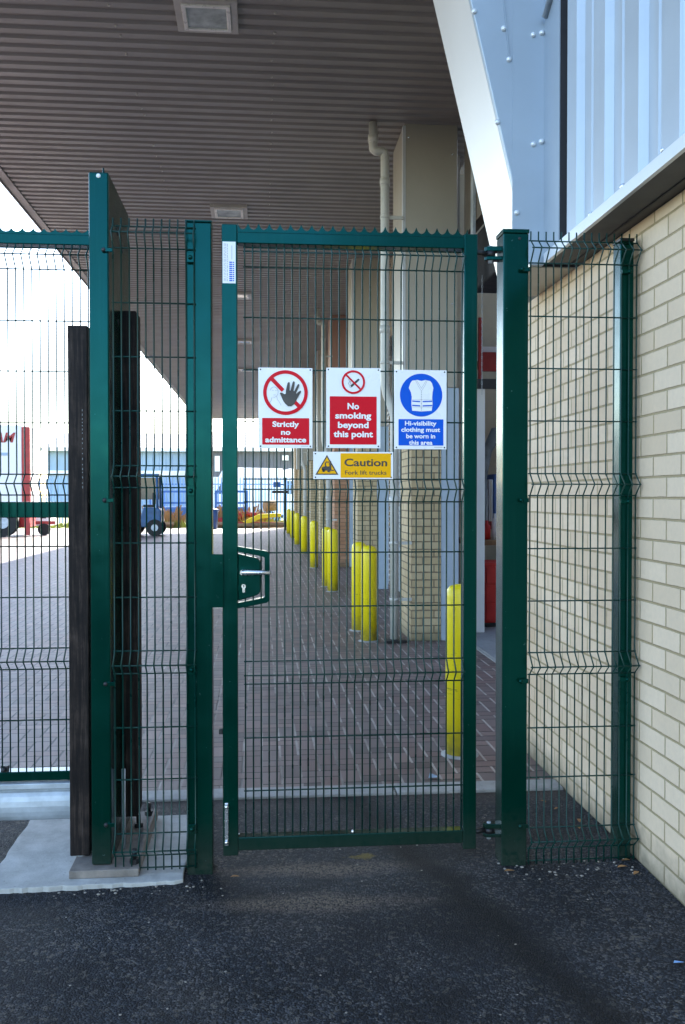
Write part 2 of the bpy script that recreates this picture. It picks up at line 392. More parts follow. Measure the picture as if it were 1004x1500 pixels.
def tag(o, label, cat, group=None, kind=None):
    if label: o['label'] = label
    if cat: o['category'] = cat
    if group: o['group'] = group
    if kind: o['kind'] = kind
    return o
def thing(name, label, cat, loc, group=None):
    o = bpy.data.objects.new(name, None); COL.objects.link(o); o.location = loc; o.empty_display_size = 0.1
    return tag(o, label, cat, group)
def copy_tree(o, parent=None):
    c = o.copy(); COL.objects.link(c)
    if parent is not None: c.parent = parent
    for ch in list(o.children): copy_tree(ch, c)
    return c
def box(name, mat, parent, x0, x1, y0, y1, z0, z1, bevel=0.0, label=None):
    return MB().box(x0, x1, y0, y1, z0, z1).build(name, mat, parent, bevel, 2, label)

# ------------------------------------------------------------ ground
g = MB(); nx, ny = 60, 50
def patch(x0, x1, y0, y1, nx, ny, zf):
    m = MB(); vs = []; fs = []
    for j in range(ny + 1):
        for i in range(nx + 1):
            x = x0 + (x1 - x0) * i / nx; y = y0 + (y1 - y0) * j / ny; vs.append((x, y, zf(x, y)))
    for j in range(ny):
        for i in range(nx):
            a = j * (nx + 1) + i; fs.append((a, a + 1, a + nx + 2, a + nx + 1))
    m.add(vs, fs, True); return m
ground = MB().add([(-600, -300, -0.03), (600, -300, -0.03), (600, 900, -0.03), (-600, 900, -0.03)], [(0, 1, 2, 3)]).build('ground', M['grass'])
tag(ground, 'rough sunlit ground spreading out to the horizon', 'ground', None, 'structure')
def rz(x, y):
    return 0.004 * math.sin(2.1 * x + 0.7) * math.sin(2.7 * y) + 0.003 * math.sin(7 * x + 3 * y) - 0.006 * math.exp(-((x - 1.0) ** 2) / 0.02)
road = patch(-14, 1.50, -9, 4.285, 90, 80, lambda x, y: rz(x, y) if y < 4.1 else 0.0).build('road', M['asphalt'])
fc = MB().add([(-60, -90, -0.012), (60, -90, -0.012), (60, -8.99, -0.012), (-60, -8.99, -0.012)], [(0, 1, 2, 3)]).add([(-60, -8.99, -0.012), (-13.99, -8.99, -0.012), (-13.99, 4.285, -0.012), (-60, 4.285, -0.012)], [(0, 1, 2, 3)]).build('unseen_asphalt', M['asphalt'])
tag(fc, 'unseen asphalt added around the gate approach to darken reflections', 'road', None, 'structure')  # unseen sheet added so the green posts reflect dark ground
tag(road, 'dark worn asphalt in the shade in front of the gate', 'road', None, 'structure')
pav = MB().add([(-28, 4.43, 0.0), (2.02, 4.43, 0.0), (2.02, 41.5, 0.0), (-28, 41.5, 0.0)], [(0, 1, 2, 3)]).build('paving', M['paving'])
tag(pav, 'purple grey block paving of the yard behind the gate', 'paving', None, 'structure')
kb = MB(); x = -14.0
while x < 1.45:
    kb.box(x + 0.003, min(x + 0.912, 1.455), 4.287, 4.428, -0.2, 0.012 + random.uniform(-0.002, 0.002)); x += 0.915
kerb = kb.build('kerb', M['kerb'], None, 0.006); tag(kerb, 'flush pale concrete kerb between asphalt and paving', 'kerb', None, 'structure')
fl = MB().add([(2.024, -7.8, 0.004), (12, -7.8, 0.004), (12, 44, 0.004), (2.024, 44, 0.004)], [(0, 1, 2, 3)]).build('floor', M['floorc'])
tag(fl, 'grey concrete floor inside the warehouse', 'floor', None, 'structure')
# cast pad under the sliding gate post, with a ragged edge
pts = []
def edge(p, q, n, j):
    for i in range(n):
        t = i / n; pts.append((p[0] + (q[0] - p[0]) * t + random.uniform(-j, j), p[1] + (q[1] - p[1]) * t + random.uniform(-j, j)))
edge((-0.99, 3.345), (-0.30, 3.36), 40, 0.005); edge((-0.29, 3.37), (-0.285, 4.05), 10, 0.003)
edge((-0.29, 4.06), (-1.0, 4.06), 12, 0.004); edge((-1.0, 4.05), (-0.995, 3.36), 10, 0.004)
pad = MB().prism(pts, 'z', -0.1, 0.016).build('concrete_pad', M['concrete'], None, 0.003)
tag(pad, 'pale concrete pad under the tall sliding gate post', 'concrete pad', None, 'structure')

# ------------------------------------------------------------ warehouse with its canopy
WX = 1.46                       # face of the brick wall and of the piers
CX = 1.30                       # face of the cladding over the wall
SZ = 5.03                       # canopy soffit
GY = 4.14                       # front gable of the canopy
wh = thing('warehouse', 'buff brick warehouse with pale ribbed metal cladding and a deep canopy over the yard', 'warehouse', (WX, GY, 0))
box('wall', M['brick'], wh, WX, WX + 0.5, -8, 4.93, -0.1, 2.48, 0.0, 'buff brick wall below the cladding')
# ribbed cladding (plan profile swept upwards)
prof = []; y = -7.98
cr = 0.115; wb = 0.035; pitch = 0.313
yend = 3.84
ys = yend
while ys > -7.9:
    prof += [(CX + 0.030, ys), (CX, ys - wb * 0.5), (CX, ys - wb * 0.5 - cr), (CX + 0.030, ys - wb - cr)]
    mid = ys - wb - cr - (pitch - wb - cr) * 0.5
    prof += [(CX + 0.030, mid + 0.016), (CX + 0.0235, mid + 0.008), (CX + 0.0235, mid - 0.008), (CX + 0.030, mid - 0.016)]
    ys -= pitch
poly = prof + [(CX + 0.05, prof[-1][1]), (CX + 0.05, yend)]
c = MB(); n = len(prof)
vs = [(a, b, 2.53) for a, b in prof] + [(a, b, 9.0) for a, b in prof]
c.add(vs, [(i, i + 1, n + i + 1, n + i) for i in range(n - 1)]).build('cladding', M['clad'], wh, 0.0, 2, 'pale blue grey ribbed cladding sheets')
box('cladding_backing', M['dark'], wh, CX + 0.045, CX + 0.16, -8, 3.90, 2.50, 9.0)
# flashing below the cladding and its shaded return
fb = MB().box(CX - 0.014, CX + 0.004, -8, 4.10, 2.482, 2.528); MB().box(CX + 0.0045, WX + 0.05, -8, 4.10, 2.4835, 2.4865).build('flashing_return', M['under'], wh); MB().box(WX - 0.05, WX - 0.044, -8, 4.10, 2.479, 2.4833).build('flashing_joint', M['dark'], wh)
fb.build('flashing', M['trim'], wh, 0.002)
# front gable of the canopy: a flared, raked panel
rake = lambda z: 1.206 - 0.2409 * (z - 2.635)
gb = [(CX, 2.485), (rake(2.485), 2.485), (rake(SZ), SZ), (-2.94, SZ), (-2.94, 5.75), (CX, 5.75)]
MB().prism(gb, 'y', GY, GY + 0.03).build('gable_panel', M['gable'], wh, 0.004, 2, 'flat pale blue grey corner panel with screws')
lap = [(CX - 0.001, 2.488), (1.150, 2.488), (1.150, 5.7), (CX - 0.001, 5.7)]
MB().prism(lap, 'y', GY - 0.004, GY - 0.0005).build('corner_sheet', M['gable'], wh)
MB().box(CX - 0.002, CX + 0.003, 3.925, GY - 0.003, 2.53, 9.0).build('corner_trim', M['gable'], wh)
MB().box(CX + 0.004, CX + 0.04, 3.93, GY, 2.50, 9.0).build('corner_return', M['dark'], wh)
MB().prism([(1.100, 3.72), (1.112, 3.72), (1.112, 4.6), (1.060, 4.6)], 'y', GY - 0.0035, GY - 0.0005).build('joint_gap', M['dark'], wh)
MB().prism([(1.097, 3.75), (1.1005, 3.75), (1.136, 3.41), (1.132, 3.41)], 'y', GY - 0.009, GY - 0.002).build('lap_edge', M['gable'], wh)
# raked face under the gable, looking down into the yard
th = 0.012; r0 = 2.485
MB().add([(rake(r0), GY + 0.03, r0), (rake(SZ), GY + 0.03, SZ), (rake(SZ), GY + 0.55, SZ), (rake(r0), GY + 0.55, r0),
          (rake(r0) + 0.02, GY + 0.03, r0), (rake(SZ) + 0.02, GY + 0.03, SZ), (rake(SZ) + 0.02, GY + 0.55, SZ), (rake(r0) + 0.02, GY + 0.55, r0)],
         [(0, 1, 2, 3), (7, 6, 5, 4), (0, 4, 5, 1), (1, 5, 6, 2), (2, 6, 7, 3), (3, 7, 4, 0)]).build('raked_face', M['rake'], wh, 0, 2, 'bright silver raked face under the canopy end')
MB().box(rake(r0), WX + 0.5, GY + 0.031, GY + 0.62, 2.4815, 2.487).build('gable_underside', M['olive'], wh)
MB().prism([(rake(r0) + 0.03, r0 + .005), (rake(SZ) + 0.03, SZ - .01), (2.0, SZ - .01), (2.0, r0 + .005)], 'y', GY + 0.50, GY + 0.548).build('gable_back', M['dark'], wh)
# canopy soffit: ribs across the canopy, repeated along the yard
sof = MB(); y = GY + 0.03; P = 0.150
pf = []
while y < 43:
    pf += [(y, SZ), (y + 0.072, SZ), (y + 0.092, SZ + 0.020), (y + 0.130, SZ + 0.020)]; y += P
n = len(pf)
sof.add([(-2.85, a, b) for a, b in pf] + [(2.2, a, b) for a, b in pf], [(i, n + i, n + i + 1, i + 1) for i in range(n - 1)])
sof.build('soffit', M['soffit'], wh, 0, 2, 'grey ribbed canopy soffit')
for sx in (-1.10, 0.10):
    yy = GY + 0.03 + 0.036
    k = 0
    while yy < 14:
        if random.random() < 0.8: MB().dome((sx + random.uniform(-0.01, 0.01), yy, SZ), (0, 0, -1), 0.011, 0.012, 8).build('screw', M['lamp_fl'], wh)
        yy += P * (1 if k % 3 == 0 else 2); k += 1
eb = MB().box(-2.945, -2.842, GY, 43, SZ - 0.012, SZ - 0.002); eb.box(-2.96, -2.945, GY, 43, SZ - 0.03, 5.75)
eb.build('eaves_trim', M['soffit'], wh)
MB().box(-2.944, 1.6, GY + 0.04, 43, 5.60, 5.75).build('canopy_roof', M['soffit'], wh)
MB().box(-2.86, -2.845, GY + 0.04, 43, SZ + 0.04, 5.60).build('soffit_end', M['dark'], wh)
ub = MB().box(CX + 0.05, CX + 0.35, 4.2, 43, SZ + 0.05, 8.0); ub.box(CX + 0.16, 6.5, -8, 43, 8.0, 8.2); ub.box(12, 14, -8, 43, 8.0, 8.2); ub.box(6.5, 12, -8, 5, 8.0, 8.2); ub.box(6.5, 12, 24, 43, 8.0, 8.2); ub.box(13.7, 14, -8, 43, 0, 8.0)  # roof left open past the bay, an unseen opening added for daylight inside
ub.box(CX + 0.3, 13.7, 42.7, 43, 0, 8.0); ub.box(CX + 0.5, 13.7, -8, -7.8, 0, 8.0)
ub.build('upper_wall', M['clad'], wh)
# inside of the first bay
MB().box(2.06, 13, 12.9, 13.1, 0, 6.0).build('inner_wall', M['cream'], wh)
MB().box(WX + 0.5, WX + 0.56, 4.88, 4.96, 0, 4.0).build('door_jamb', M['jamb'], wh, 0.003)
MB().box(1.97, 2.06, 4.96, 8.80, 3.95, SZ + 0.03).build('door_head', M['headp'], wh)
MB().box(1.94, 1.965, 8.30, 8.40, 2.6, SZ).build('door_track', M['galv'], wh)
MB().box(2.07, 2.50, 5.0, 8.9, 3.42, 3.95).build('shutter_box', M['dark'], wh, 0.02)
MB().box(2.02, 2.026, 4.97, 8.84, 0.001, 0.009).box(1.985, 2.02, 4.97, 8.84, 0.001, 0.006).build('threshold', M['kerb'], wh)
PY = [8.85, 13.85, 18.25, 22.65, 27.05, 31.45, 35.85]
for i, y0 in enumerate(PY):
    bm, cm = (M['brick3'], M['redclad']) if i in (2,) else (M['brick2'], M['olive'])
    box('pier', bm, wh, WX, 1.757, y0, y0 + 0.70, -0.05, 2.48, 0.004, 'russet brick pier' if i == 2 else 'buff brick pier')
    pc = MB().box(1.386, 1.91, y0 - 0.012, y0 + 0.74, 2.485, SZ + 0.005); pc.build('pier_cladding', cm, wh, 0.006)
    MB().box(1.380, 1.400, y0 - 0.016, y0 - 0.0125, 2.49, SZ - 0.02).box(1.372, 1.3855, y0 - 0.016, y0 + 0.05, 2.49, SZ - 0.02).build('corner_trim', M['trim'], wh, 0.002)
    box('door_jamb', M['jamb'], wh, 1.760, 1.935, y0 + 0.006, y0 + 0.60, 0.001, 2.483, 0.004)
    for (sx, sz) in ((1.43, 4.9), (1.86, 4.75), (1.86, 3.3), (1.43, 3.3)):
        MB().dome((sx, y0 - 0.0165 if sx < 1.4 else y0 - 0.0125, sz), (0, -1, 0), 0.012, 0.008).build('screw', M['steel'], wh)
    if i < len(PY) - 1:
        rd = MB(); z = 0.0; y1 = PY[i + 1]
        p2 = []
        while z < 4.0: p2 += [(2.05, z), (2.03, z + 0.02), (2.03, z + 0.06), (2.05, z + 0.08)]; z += 0.085
        n = len(p2)
        rd.add([(a, y0 + 0.62, b) for a, b in p2] + [(a, y1 + 0.02, b) for a, b in p2], [(k, n + k, n + k + 1, k + 1) for k in range(n - 1)])
        rd.build('roller_door', M['shutter'], wh)
        MB().box(1.97, 2.10, y0 + 0.745, y1 - 0.015, 4.0, SZ + 0.03).build('door_head', cm, wh)
MB().box(1.5, 13.6, 41.0, 42.6, 0, SZ).build('end_block', M['brick2'], wh)
MB().box(2.2, 2.31, 9.32, 9.44, 0.005, 2.535).build('inner_column', M['whitepaint'], wh, 0.004)
MB().box(2.19, 2.42, 9.28, 9.32, 2.53, 2.63).build('inner_column_plate', M['dark'], wh)
# screws of the gable panel and cladding
for (sx, sz) in ((0.971, 3.63), (1.245, 3.534), (1.108, 3.559), (1.133, 3.42), (1.247, 3.036), (1.080, 3.133), (1.171, 2.722), (1.285, 3.545), (1.285, 3.05)):
    yy = GY - 0.004 if sx > 1.15 else GY
    MB().dome((sx, yy, sz), (0, -1, 0), 0.0135, 0.011).build('screw', M['trim'], wh)
for (sy, sz) in ((3.22, 3.101), (3.22, 2.842), (3.22, 2.60), (2.93, 2.561), (3.275, 2.557), (3.60, 2.554), (2.60, 3.10), (2.60, 2.84)):
    MB().dome((CX + 0.027, sy, sz), (-1, 0, 0), 0.012, 0.014).build('screw', M['steel'], wh)
MB().tube([(1.29, 4.10, 3.60), (1.30, 3.4, 3.99)], 0.016, 6).build('cable_tray', M['galv'], wh)

# recessed canopy lights
def make_light(y):
    t = thing('canopy_light', 'nearest square recessed light in the canopy soffit, cut by the top of the photo', 'ceiling light', (-0.40, y, SZ), 'square lights along the canopy soffit')
    x0, x1, y0, y1 = -0.63, -0.17, y - 0.23, y + 0.23
    f = MB()
    for (a, b, c_, d) in ((x0, x0 + 0.05, y0, y1), (x1 - 0.05, x1, y0, y1), (x0 + 0.05, x1 - 0.05, y0, y0 + 0.045), (x0 + 0.05, x1 - 0.05, y1 - 0.045, y1)):
        f.box(a, b, c_, d, SZ - 0.03, SZ + 0.03)
    f.build('flange', M['lamp_fl'], t, 0.003)
    f = MB(); a0, a1, b0, b1 = x0 + 0.052, x1 - 0.052, y0 + 0.047, y1 - 0.047
    for (a, b, c_, d) in ((a0, a0 + 0.03, b0, b1), (a1 - 0.03, a1, b0, b1), (a0 + 0.03, a1 - 0.03, b0, b0 + 0.03), (a0 + 0.03, a1 - 0.03, b1 - 0.03, b1)):
        f.box(a, b, c_, d, SZ - 0.042, SZ + 0.01)
    f.build('frame', M['lamp_fr'], t, 0.003)
    MB().box(a0 + 0.03, a1 - 0.03, b0 + 0.03, b1 - 0.03, SZ - 0.03, SZ - 0.022).build('diffuser', M['lamp_gl'], t)
    return t
L0 = make_light(6.97)
for i, (y, lb) in enumerate(((11.72, 'square canopy light just above the gap between gate and left gate post'),
                             (16.55, 'square canopy light seen through the gate, third along the soffit'),
                             (21.45, 'square canopy light seen through the gate, fourth along the soffit'),
                             (26.2, 'farthest square canopy light seen through the gate, fifth along the soffit'))):
    o = copy_tree(L0); o.location.y = y; o['label'] = lb

# rainwater pipes
def make_pipe(dy, label):
    t = thing('downpipe', label, 'downpipe', (1.24, 8.95 + dy, 0), 'downpipes on the piers')
    Y = 8.82 + dy
    MB().tube([(1.08, Y, 5.02), (1.08, Y, 4.80), (1.083, Y, 4.765), (1.10, Y, 4.75), (1.17, Y, 4.745), (1.19, Y, 4.735), (1.195, Y, 4.70), (1.195, Y, 2.50), (1.215, Y, 2.40), (1.275, Y, 2.26), (1.29, Y, 2.18), (1.29, Y, 0.03)], 0.042, 14).build('pipe', M['pipe'], t)
    for z in (4.42, 3.0, 1.35):
        xx = 1.195 if z > 2.4 else 1.29
        MB().tube([(xx, Y, z), (xx, Y, z + 0.07)], 0.05, 14).build('socket', M['pipe'], t)
    MB().tube([(1.08, Y, 4.83), (1.08, Y, 4.90)], 0.05, 14).build('socket', M['pipe'], t)
    
    for z in (4.1, 2.7, 0.95, 0.40):
        xx = 1.195 if z > 2.4 else 1.29
        MB().tube([(xx, Y, z), (xx, Y, z + 0.03)], 0.047, 14).box(xx + 0.03, (1.372 if z > 2.4 else WX), Y - 0.012, Y + 0.012, z, z + 0.03).build('bracket', M['pipe'], t)
    MB().box(1.20, 1.40, Y - 0.10, Y + 0.06, 0.004, 0.030).build('gully', M['black'], t, 0.005)
    return t
d0 = make_pipe(0, 'pale downpipe with an offset elbow beside the nearest brick pier')
for dy, lb in ((8.8, 'second downpipe along the yard, behind the no smoking sign, beside the russet brick pier'), (18.2, 'farthest downpipe along the yard, seen between the two left signs')):
    o = copy_tree(d0); o.location.y += dy; o['label'] = lb

# bollards
def make_bollard(x, y):
    t = thing('bollard', 'nearest yellow bollard, half hidden by the right stile of the gate', 'bollard', (x, y, 0), 'yellow bollards along the piers')
    MB().lathe((x, y, 0), [(0.079, -0.02), (0.079, 0.875), (0.074, 0.905), (0.055, 0.928), (0.02, 0.938)], 24).build('sleeve', M['yellow'], t)
    MB().lathe((x, y, 0), [(0.105, -0.02), (0.103, 0.006), (0.082, 0.012)], 24).build('collar', M['kerb'], t)
    return t
b0 = make_bollard(1.085, 4.93)
for (x, y, lb) in ((1.05, 8.90, 'front yellow bollard of the pair before the nearest brick pier'),
                   (1.03, 9.62, 'rear yellow bollard of the pair before the nearest brick pier'),
                   (1.06, 13.60, 'front yellow bollard of the second pair, below the caution sign'),
                   (1.03, 14.35, 'rear yellow bollard of the second pair, below the caution sign'),
                   (1.04, 18.1, 'yellow bollard by the russet brick pier, next beyond the second pair'),
                   (1.05, 22.5, 'yellow bollard fourth from the far end of the row'),
                   (1.04, 26.7, 'yellow bollard third from the far end of the row'),
                   (1.05, 31.0, 'yellow bollard second from the far end of the row'),
                   (1.03, 34.6, 'farthest yellow bollard of the row, near the debris')):
    o = copy_tree(b0); o.location = (x, y, 0); o['label'] = lb

# ------------------------------------------------------------ the fence line
FY = 3.44            # front face of the posts
MY = 3.430           # plane of the fixed mesh panels
GM = 3.455           # plane of the gate mesh
WR = 0.0029
def mesh(x0, x1, pitch, hz, tips, ztop, zbot, Y, fold=0.045, r=WR):
    """welded mesh: straight horizontals, verticals pressed into a V at each tip level"""
    m = MB(); n = int(round((x1 - x0) / pitch))
    zs = [(ztop, 0)]
    for (hi, mid, lo) in tips: zs += [(hi, 0), (mid, -fold), (lo, 0)]
    zs.append((zbot, 0)); zs = sorted(set(zs), reverse=True)
    for i in range(n + 1):
        xx = x0 + (x1 - x0) * i / n
        m.tube([(xx, Y + d, z) for z, d in zs], r, 6)
    for z in hz:
        d = 0.0
        for (hi, mid, lo) in tips:
            if abs(z - mid) < 1e-4: d = -fold
        m.tube([(x0 - 0.006, Y + d + 0.0052, z), (x1 + 0.006, Y + d + 0.0052, z)], r, 6)
    return m
def scallop(x0, x1, pitch, z0, zv, zp, y0, y1):
    n = int(round((x1 - x0) / pitch)); p = [(x0, z0)]; K = 6
    for i in range(n):
        a = x0 + (x1 - x0) * i / n; b = x0 + (x1 - x0) * (i + 1) / n
        for k in range(K + (1 if i == n - 1 else 0)):
            t = k / K; s_ = math.sin(math.pi * t) ** 0.6 if 0 < t < 1 else 0
            p.append((a + (b - a) * t, zp - (zp - zv) * s_))
    p.append((x1, z0)); return MB().prism(p, 'y', y0, y1)
def clip(parent, x, z, left=True, y=FY):
    m = MB(); s_ = -1 if left else 1
    m.box(min(x, x + s_ * 0.036), max(x, x + s_ * 0.036), y - 0.016, y - 0.012, z - 0.008, z + 0.008)
    m.box(x + s_ * 0.004 - 0.004, x + s_ * 0.004 + 0.004, y - 0.013, y, z - 0.008, z + 0.008)
    o = m.build('clip', M['green'], parent, 0.001)
    MB().dome((x + s_ * 0.030, y - 0.016, z), (0, -1, 0), 0.0085, 0.006).build('bolt', M['green'], o)

# left gate post
gp = thing('gate_post', 'green square post left of the gate carrying the lock keep', 'post', (-0.23, 3.49, 0))
box('post', M['green'], gp, -0.278, -0.183, FY, FY + 0.10, -0.1, 2.435, 0.004)
box('cap', M['green'], gp, -0.280, -0.181, FY - 0.002, FY + 0.102, 2.436, 2.443, 0.002)
box('lock_keep', M['green'], gp, -0.190, -0.141, FY - 0.009, FY - 0.001, 1.005, 1.205, 0.002)
box('keep_bracket', M['green'], gp, -0.1825, -0.150, FY + 0.001, FY + 0.05, 1.02, 1.19, 0.002)
box('keep_tab', M['steel'], gp, -0.182, -0.150, FY + 0.004, FY + 0.05, 1.000, 1.006, 0.001)
for z in (2.30, 0.775, 0.18, 1.44):
    t = MB().box(-0.272, -0.246, MY - 0.010, MY - 0.006, z - 0.018, z + 0.018).build('clip', M['green'], gp, 0.001)
    MB().dome((-0.259, MY - 0.010, z), (0, -1, 0), 0.009, 0.007).build('bolt', M['green'], t)
# left infill panel
lp = thing('mesh_fence_panel', 'narrow green mesh panel between the tall sliding gate post and the left gate post', 'fence panel', (-0.4, MY, 0), 'green welded mesh fence panels')
LT = [(2.412, 2.379, 2.332), (1.533, 1.493, 1.452), (0.847, 0.800, 0.763), (0.167, 0.115, 0.084)]
LH = [2.412, 2.379, 2.332, 2.132, 1.934, 1.735, 1.533, 1.493, 1.452, 1.247, 1.046, 0.847, 0.8, 0.763, 0.562, 0.368, 0.167, 0.115, 0.084, 0.038]
mesh(-0.540, -0.246, 0.0307, LH, LT, 2.44, 0.030, MY).build('wire_mesh', M['wire'], lp)
# hinge post
hp = thing('hinge_post', 'thick green square post carrying the gate hinges at the right', 'post', (0.97, 3.49, 0))
box('post', M['green'], hp, 0.922, 1.021, FY, FY + 0.10, -0.1, 2.425, 0.004)
box('cap', M['green'], hp, 0.9195, 1.0235, FY - 0.0025, FY + 0.1025, 2.426, 2.441, 0.002)
MB().dome((0.985, FY - 0.001, 2.405), (0, -1, 0), 0.006, 0.002).build('vent_hole', M['black'], hp)
for z in (2.357, 0.118):
    hb = MB().prism([(0.925, FY + 0.03), (0.868, FY + 0.035), (0.860, FY + 0.05), (0.868, FY + 0.068), (0.925, FY + 0.075)], 'z', z + 0.008, z + 0.026)
    hb.prism([(0.925, FY + 0.03), (0.868, FY + 0.035), (0.860, FY + 0.05), (0.868, FY + 0.068), (0.925, FY + 0.075)], 'z', z - 0.026, z - 0.012)
    h = hb.build('hinge_bracket', M['green'], hp, 0.002)
    MB().tube([(0.884, FY + 0.05, z - 0.036), (0.884, FY + 0.05, z + 0.030)], 0.0085, 10).build('hinge_pin', M['galv'], h)
for z in (2.285, 1.405, 0.71, 0.15): clip(hp, 1.021, z, True)
# right infill panel, wall post
rp = thing('mesh_fence_panel', 'narrow green mesh panel between the hinge post and the buff brick wall', 'fence panel', (1.2, MY, 0), 'green welded mesh fence panels')
RT = [(2.396, 2.359, 2.312), (1.507, 1.466, 1.423), (0.818, 0.769, 0.734), (0.140, 0.100, 0.06)]
RH = [2.396, 2.359, 2.312, 2.109, 1.91, 1.709, 1.507, 1.466, 1.423, 1.219, 1.017, 0.818, 0.769, 0.734, 0.527, 0.335, 0.14, 0.100, 0.06, 0.012]
mesh(1.026, 1.444, 0.0299, RH, RT, 2.43, 0.0, MY).build('wire_mesh', M['wire'], rp)
wp = thing('wall_post', 'slim green fence post standing against the buff brick wall', 'post', (1.41, 3.48, 0))
box('post', M['green'], wp, 1.383, 1.437, FY, FY + 0.075, -0.1, 2.405, 0.003)
box('cap', M['black'], wp, 1.381, 1.439, FY - 0.002, FY + 0.077, 2.406, 2.418, 0.002)
for z in (2.285, 1.40, 0.71): clip(wp, 1.383, z, False, FY - 0.002)

# ------------------------------------------------------------ pedestrian gate
gt = thing('pedestrian_gate', 'closed green mesh gate carrying four safety signs', 'gate', (0.34, 3.465, 0.06))
G0, G1 = FY, FY + 0.05
box('stile', M['green'], gt, -0.145, -0.088, G0, G1, 0.068, 2.432, 0.003)
box('stile', M['green'], gt, 0.771, 0.822, G0, G1, 0.062, 2.418, 0.003)
box('top_rail', M['green'], gt, -0.0875, 0.7705, G0 + 0.001, G1 - 0.001, 2.362, 2.404, 0.003)
box('bottom_rail', M['green'], gt, -0.0875, 0.7705, G0 + 0.001, G1 - 0.001, 0.086, 0.136, 0.003)
scallop(-0.087, 0.785, 0.0396, 2.4045, 2.414, 2.438, G0 + 0.004, G0 + 0.008).build('spike_strip', M['green'], gt)
GT = [(2.352, 2.325, 2.279), (1.485, 1.446, 1.399), (0.797, 0.752, 0.711)]
GH = [2.352, 2.325, 2.279, 2.09, 1.895, 1.702, 1.485, 1.446, 1.399, 1.207, 1.002, 0.797, 0.752, 0.711, 0.507, 0.306]
mesh(-0.060, 0.766, 0.0299, GH, GT, 2.361, 0.137, GM).build('wire_mesh', M['wire'], gt)
# lock: outer guard frame, case, lever, cylinder
o_ = [(-0.0875, 1.232), (0.020, 1.214), (0.031, 1.203), (0.031, 1.030), (0.020, 1.020), (-0.0875, 1.000)]
i_ = [(-0.0875, 1.212), (0.006, 1.194), (0.012, 1.190), (0.012, 1.044), (0.006, 1.038), (-0.0875, 1.020)]
lg = MB(); n = 6
vs = [(a, G0 + 0.002, b) for a, b in o_] + [(a, G0 + 0.002, b) for a, b in i_] + [(a, G0 + 0.05, b) for a, b in o_] + [(a, G0 + 0.05, b) for a, b in i_]
fs = []
for k in range(n - 1):
    fs += [(k, n + k, n + k + 1, k + 1), (2 * n + k, 2 * n + k + 1, 3 * n + k + 1, 3 * n + k), (k, k + 1, 2 * n + k + 1, 2 * n + k), (n + k, 3 * n + k, 3 * n + k + 1, n + k + 1)]
lg.add(vs, fs).build('lock_guard', M['green'], gt)
lc = MB().prism([(-0.0875, 1.205), (-0.018, 1.188), (-0.006, 1.180), (-0.004, 1.172), (-0.004, 1.062), (-0.008, 1.054), (-0.020, 1.047), (-0.0875, 1.028)], 'y', G0 + 0.006, G0 + 0.046).build('lock_case', M['green'], gt, 0.003)
hd = MB().tube([(-0.070, G0 + 0.010, 1.137), (-0.070, G0 - 0.034, 1.137)], 0.0095, 12).tube([(-0.072, G0 - 0.036, 1.137), (-0.05, G0 - 0.038, 1.1375), (0.0, G0 - 0.038, 1.137), (0.036, G0 - 0.034, 1.135)], [0.011, 0.0105, 0.0085, 0.007], 12)
hd.build('handle', M['steel'], lc)
MB().tube([(-0.066, G0 + 0.008, 1.076), (-0.066, G0 + 0.002, 1.076)], 0.022, 20).build('escutcheon', M['green'], lc)
cy = MB().tube([(-0.066, G0 + 0.008, 1.083), (-0.066, G0 - 0.004, 1.083)], 0.0085, 14).box(-0.0705, -0.0615, G0 - 0.0035, G0 + 0.006, 1.060, 1.083)
cyo = cy.build('key_cylinder', M['steel'], lc)
MB().box(-0.0675, -0.0645, G0 - 0.0048, G0 - 0.0042, 1.080, 1.088).build('keyhole', M['black'], cyo)
# maker's sticker: unreadable rows, kept as rows of tone
st = box('sticker', M['white_pl'], gt, -0.142, -0.0935, G0 - 0.0012, G0 - 0.0002, 2.212, 2.366)
rows = MB()
for k, xx in enumerate((-0.137, -0.131, -0.125)):
    z = 2.22
    while z < 2.358:
        l = random.uniform(0.004, 0.012); rows.box(xx, xx + 0.0022, G0 - 0.0017, G0 - 0.0013, z, min(z + l, 2.36)); z += l + 0.003
rows.box(-0.1085, -0.1065, G0 - 0.0017, G0 - 0.0013, 2.30, 2.352); rows.build('small_print', M['grey_pr'], st)
blk = MB(); z = 2.220
while z < 2.293: blk.box(-0.117, -0.106, G0 - 0.0017, G0 - 0.0013, z, z + 0.0045); blk.box(-0.104, -0.099, G0 - 0.0017, G0 - 0.0013, z, z + 0.004); z += 0.0075
blk.build('printed_block', M['blue_pr'], st)
# hinge eyes, strap at the foot
for z in (2.357, 0.118):
    MB().tube([(0.821, G0 + 0.03, z), (0.868, G0 + 0.048, z)], 0.010, 10).tube([(0.884, G0 + 0.05, z - 0.0115), (0.884, G0 + 0.05, z + 0.0075)], 0.020, 14).build('hinge_eye', M['black'], gt)
sp = MB().box(-0.1385, -0.1245, G0 - 0.005, G0 - 0.0005, 0.108, 0.270).build('drop_bolt_plate', M['steel'], gt, 0.002)
for z in (0.122, 0.256): MB().dome((-0.1315, G0 - 0.005, z), (0, -1, 0), 0.009, 0.009).build('bolt', M['steel'], sp)
MB().box(-0.160, -0.1455, G0 + 0.01, G0 + 0.03, 0.525, 0.545).build('stop_lug', M['black'], gt, 0.002)
MB().dome((0.345, G0 + 0.006, 0.142), (0, 0, 1), 0.006, 0.008).build('bolt', M['steel'], gt)

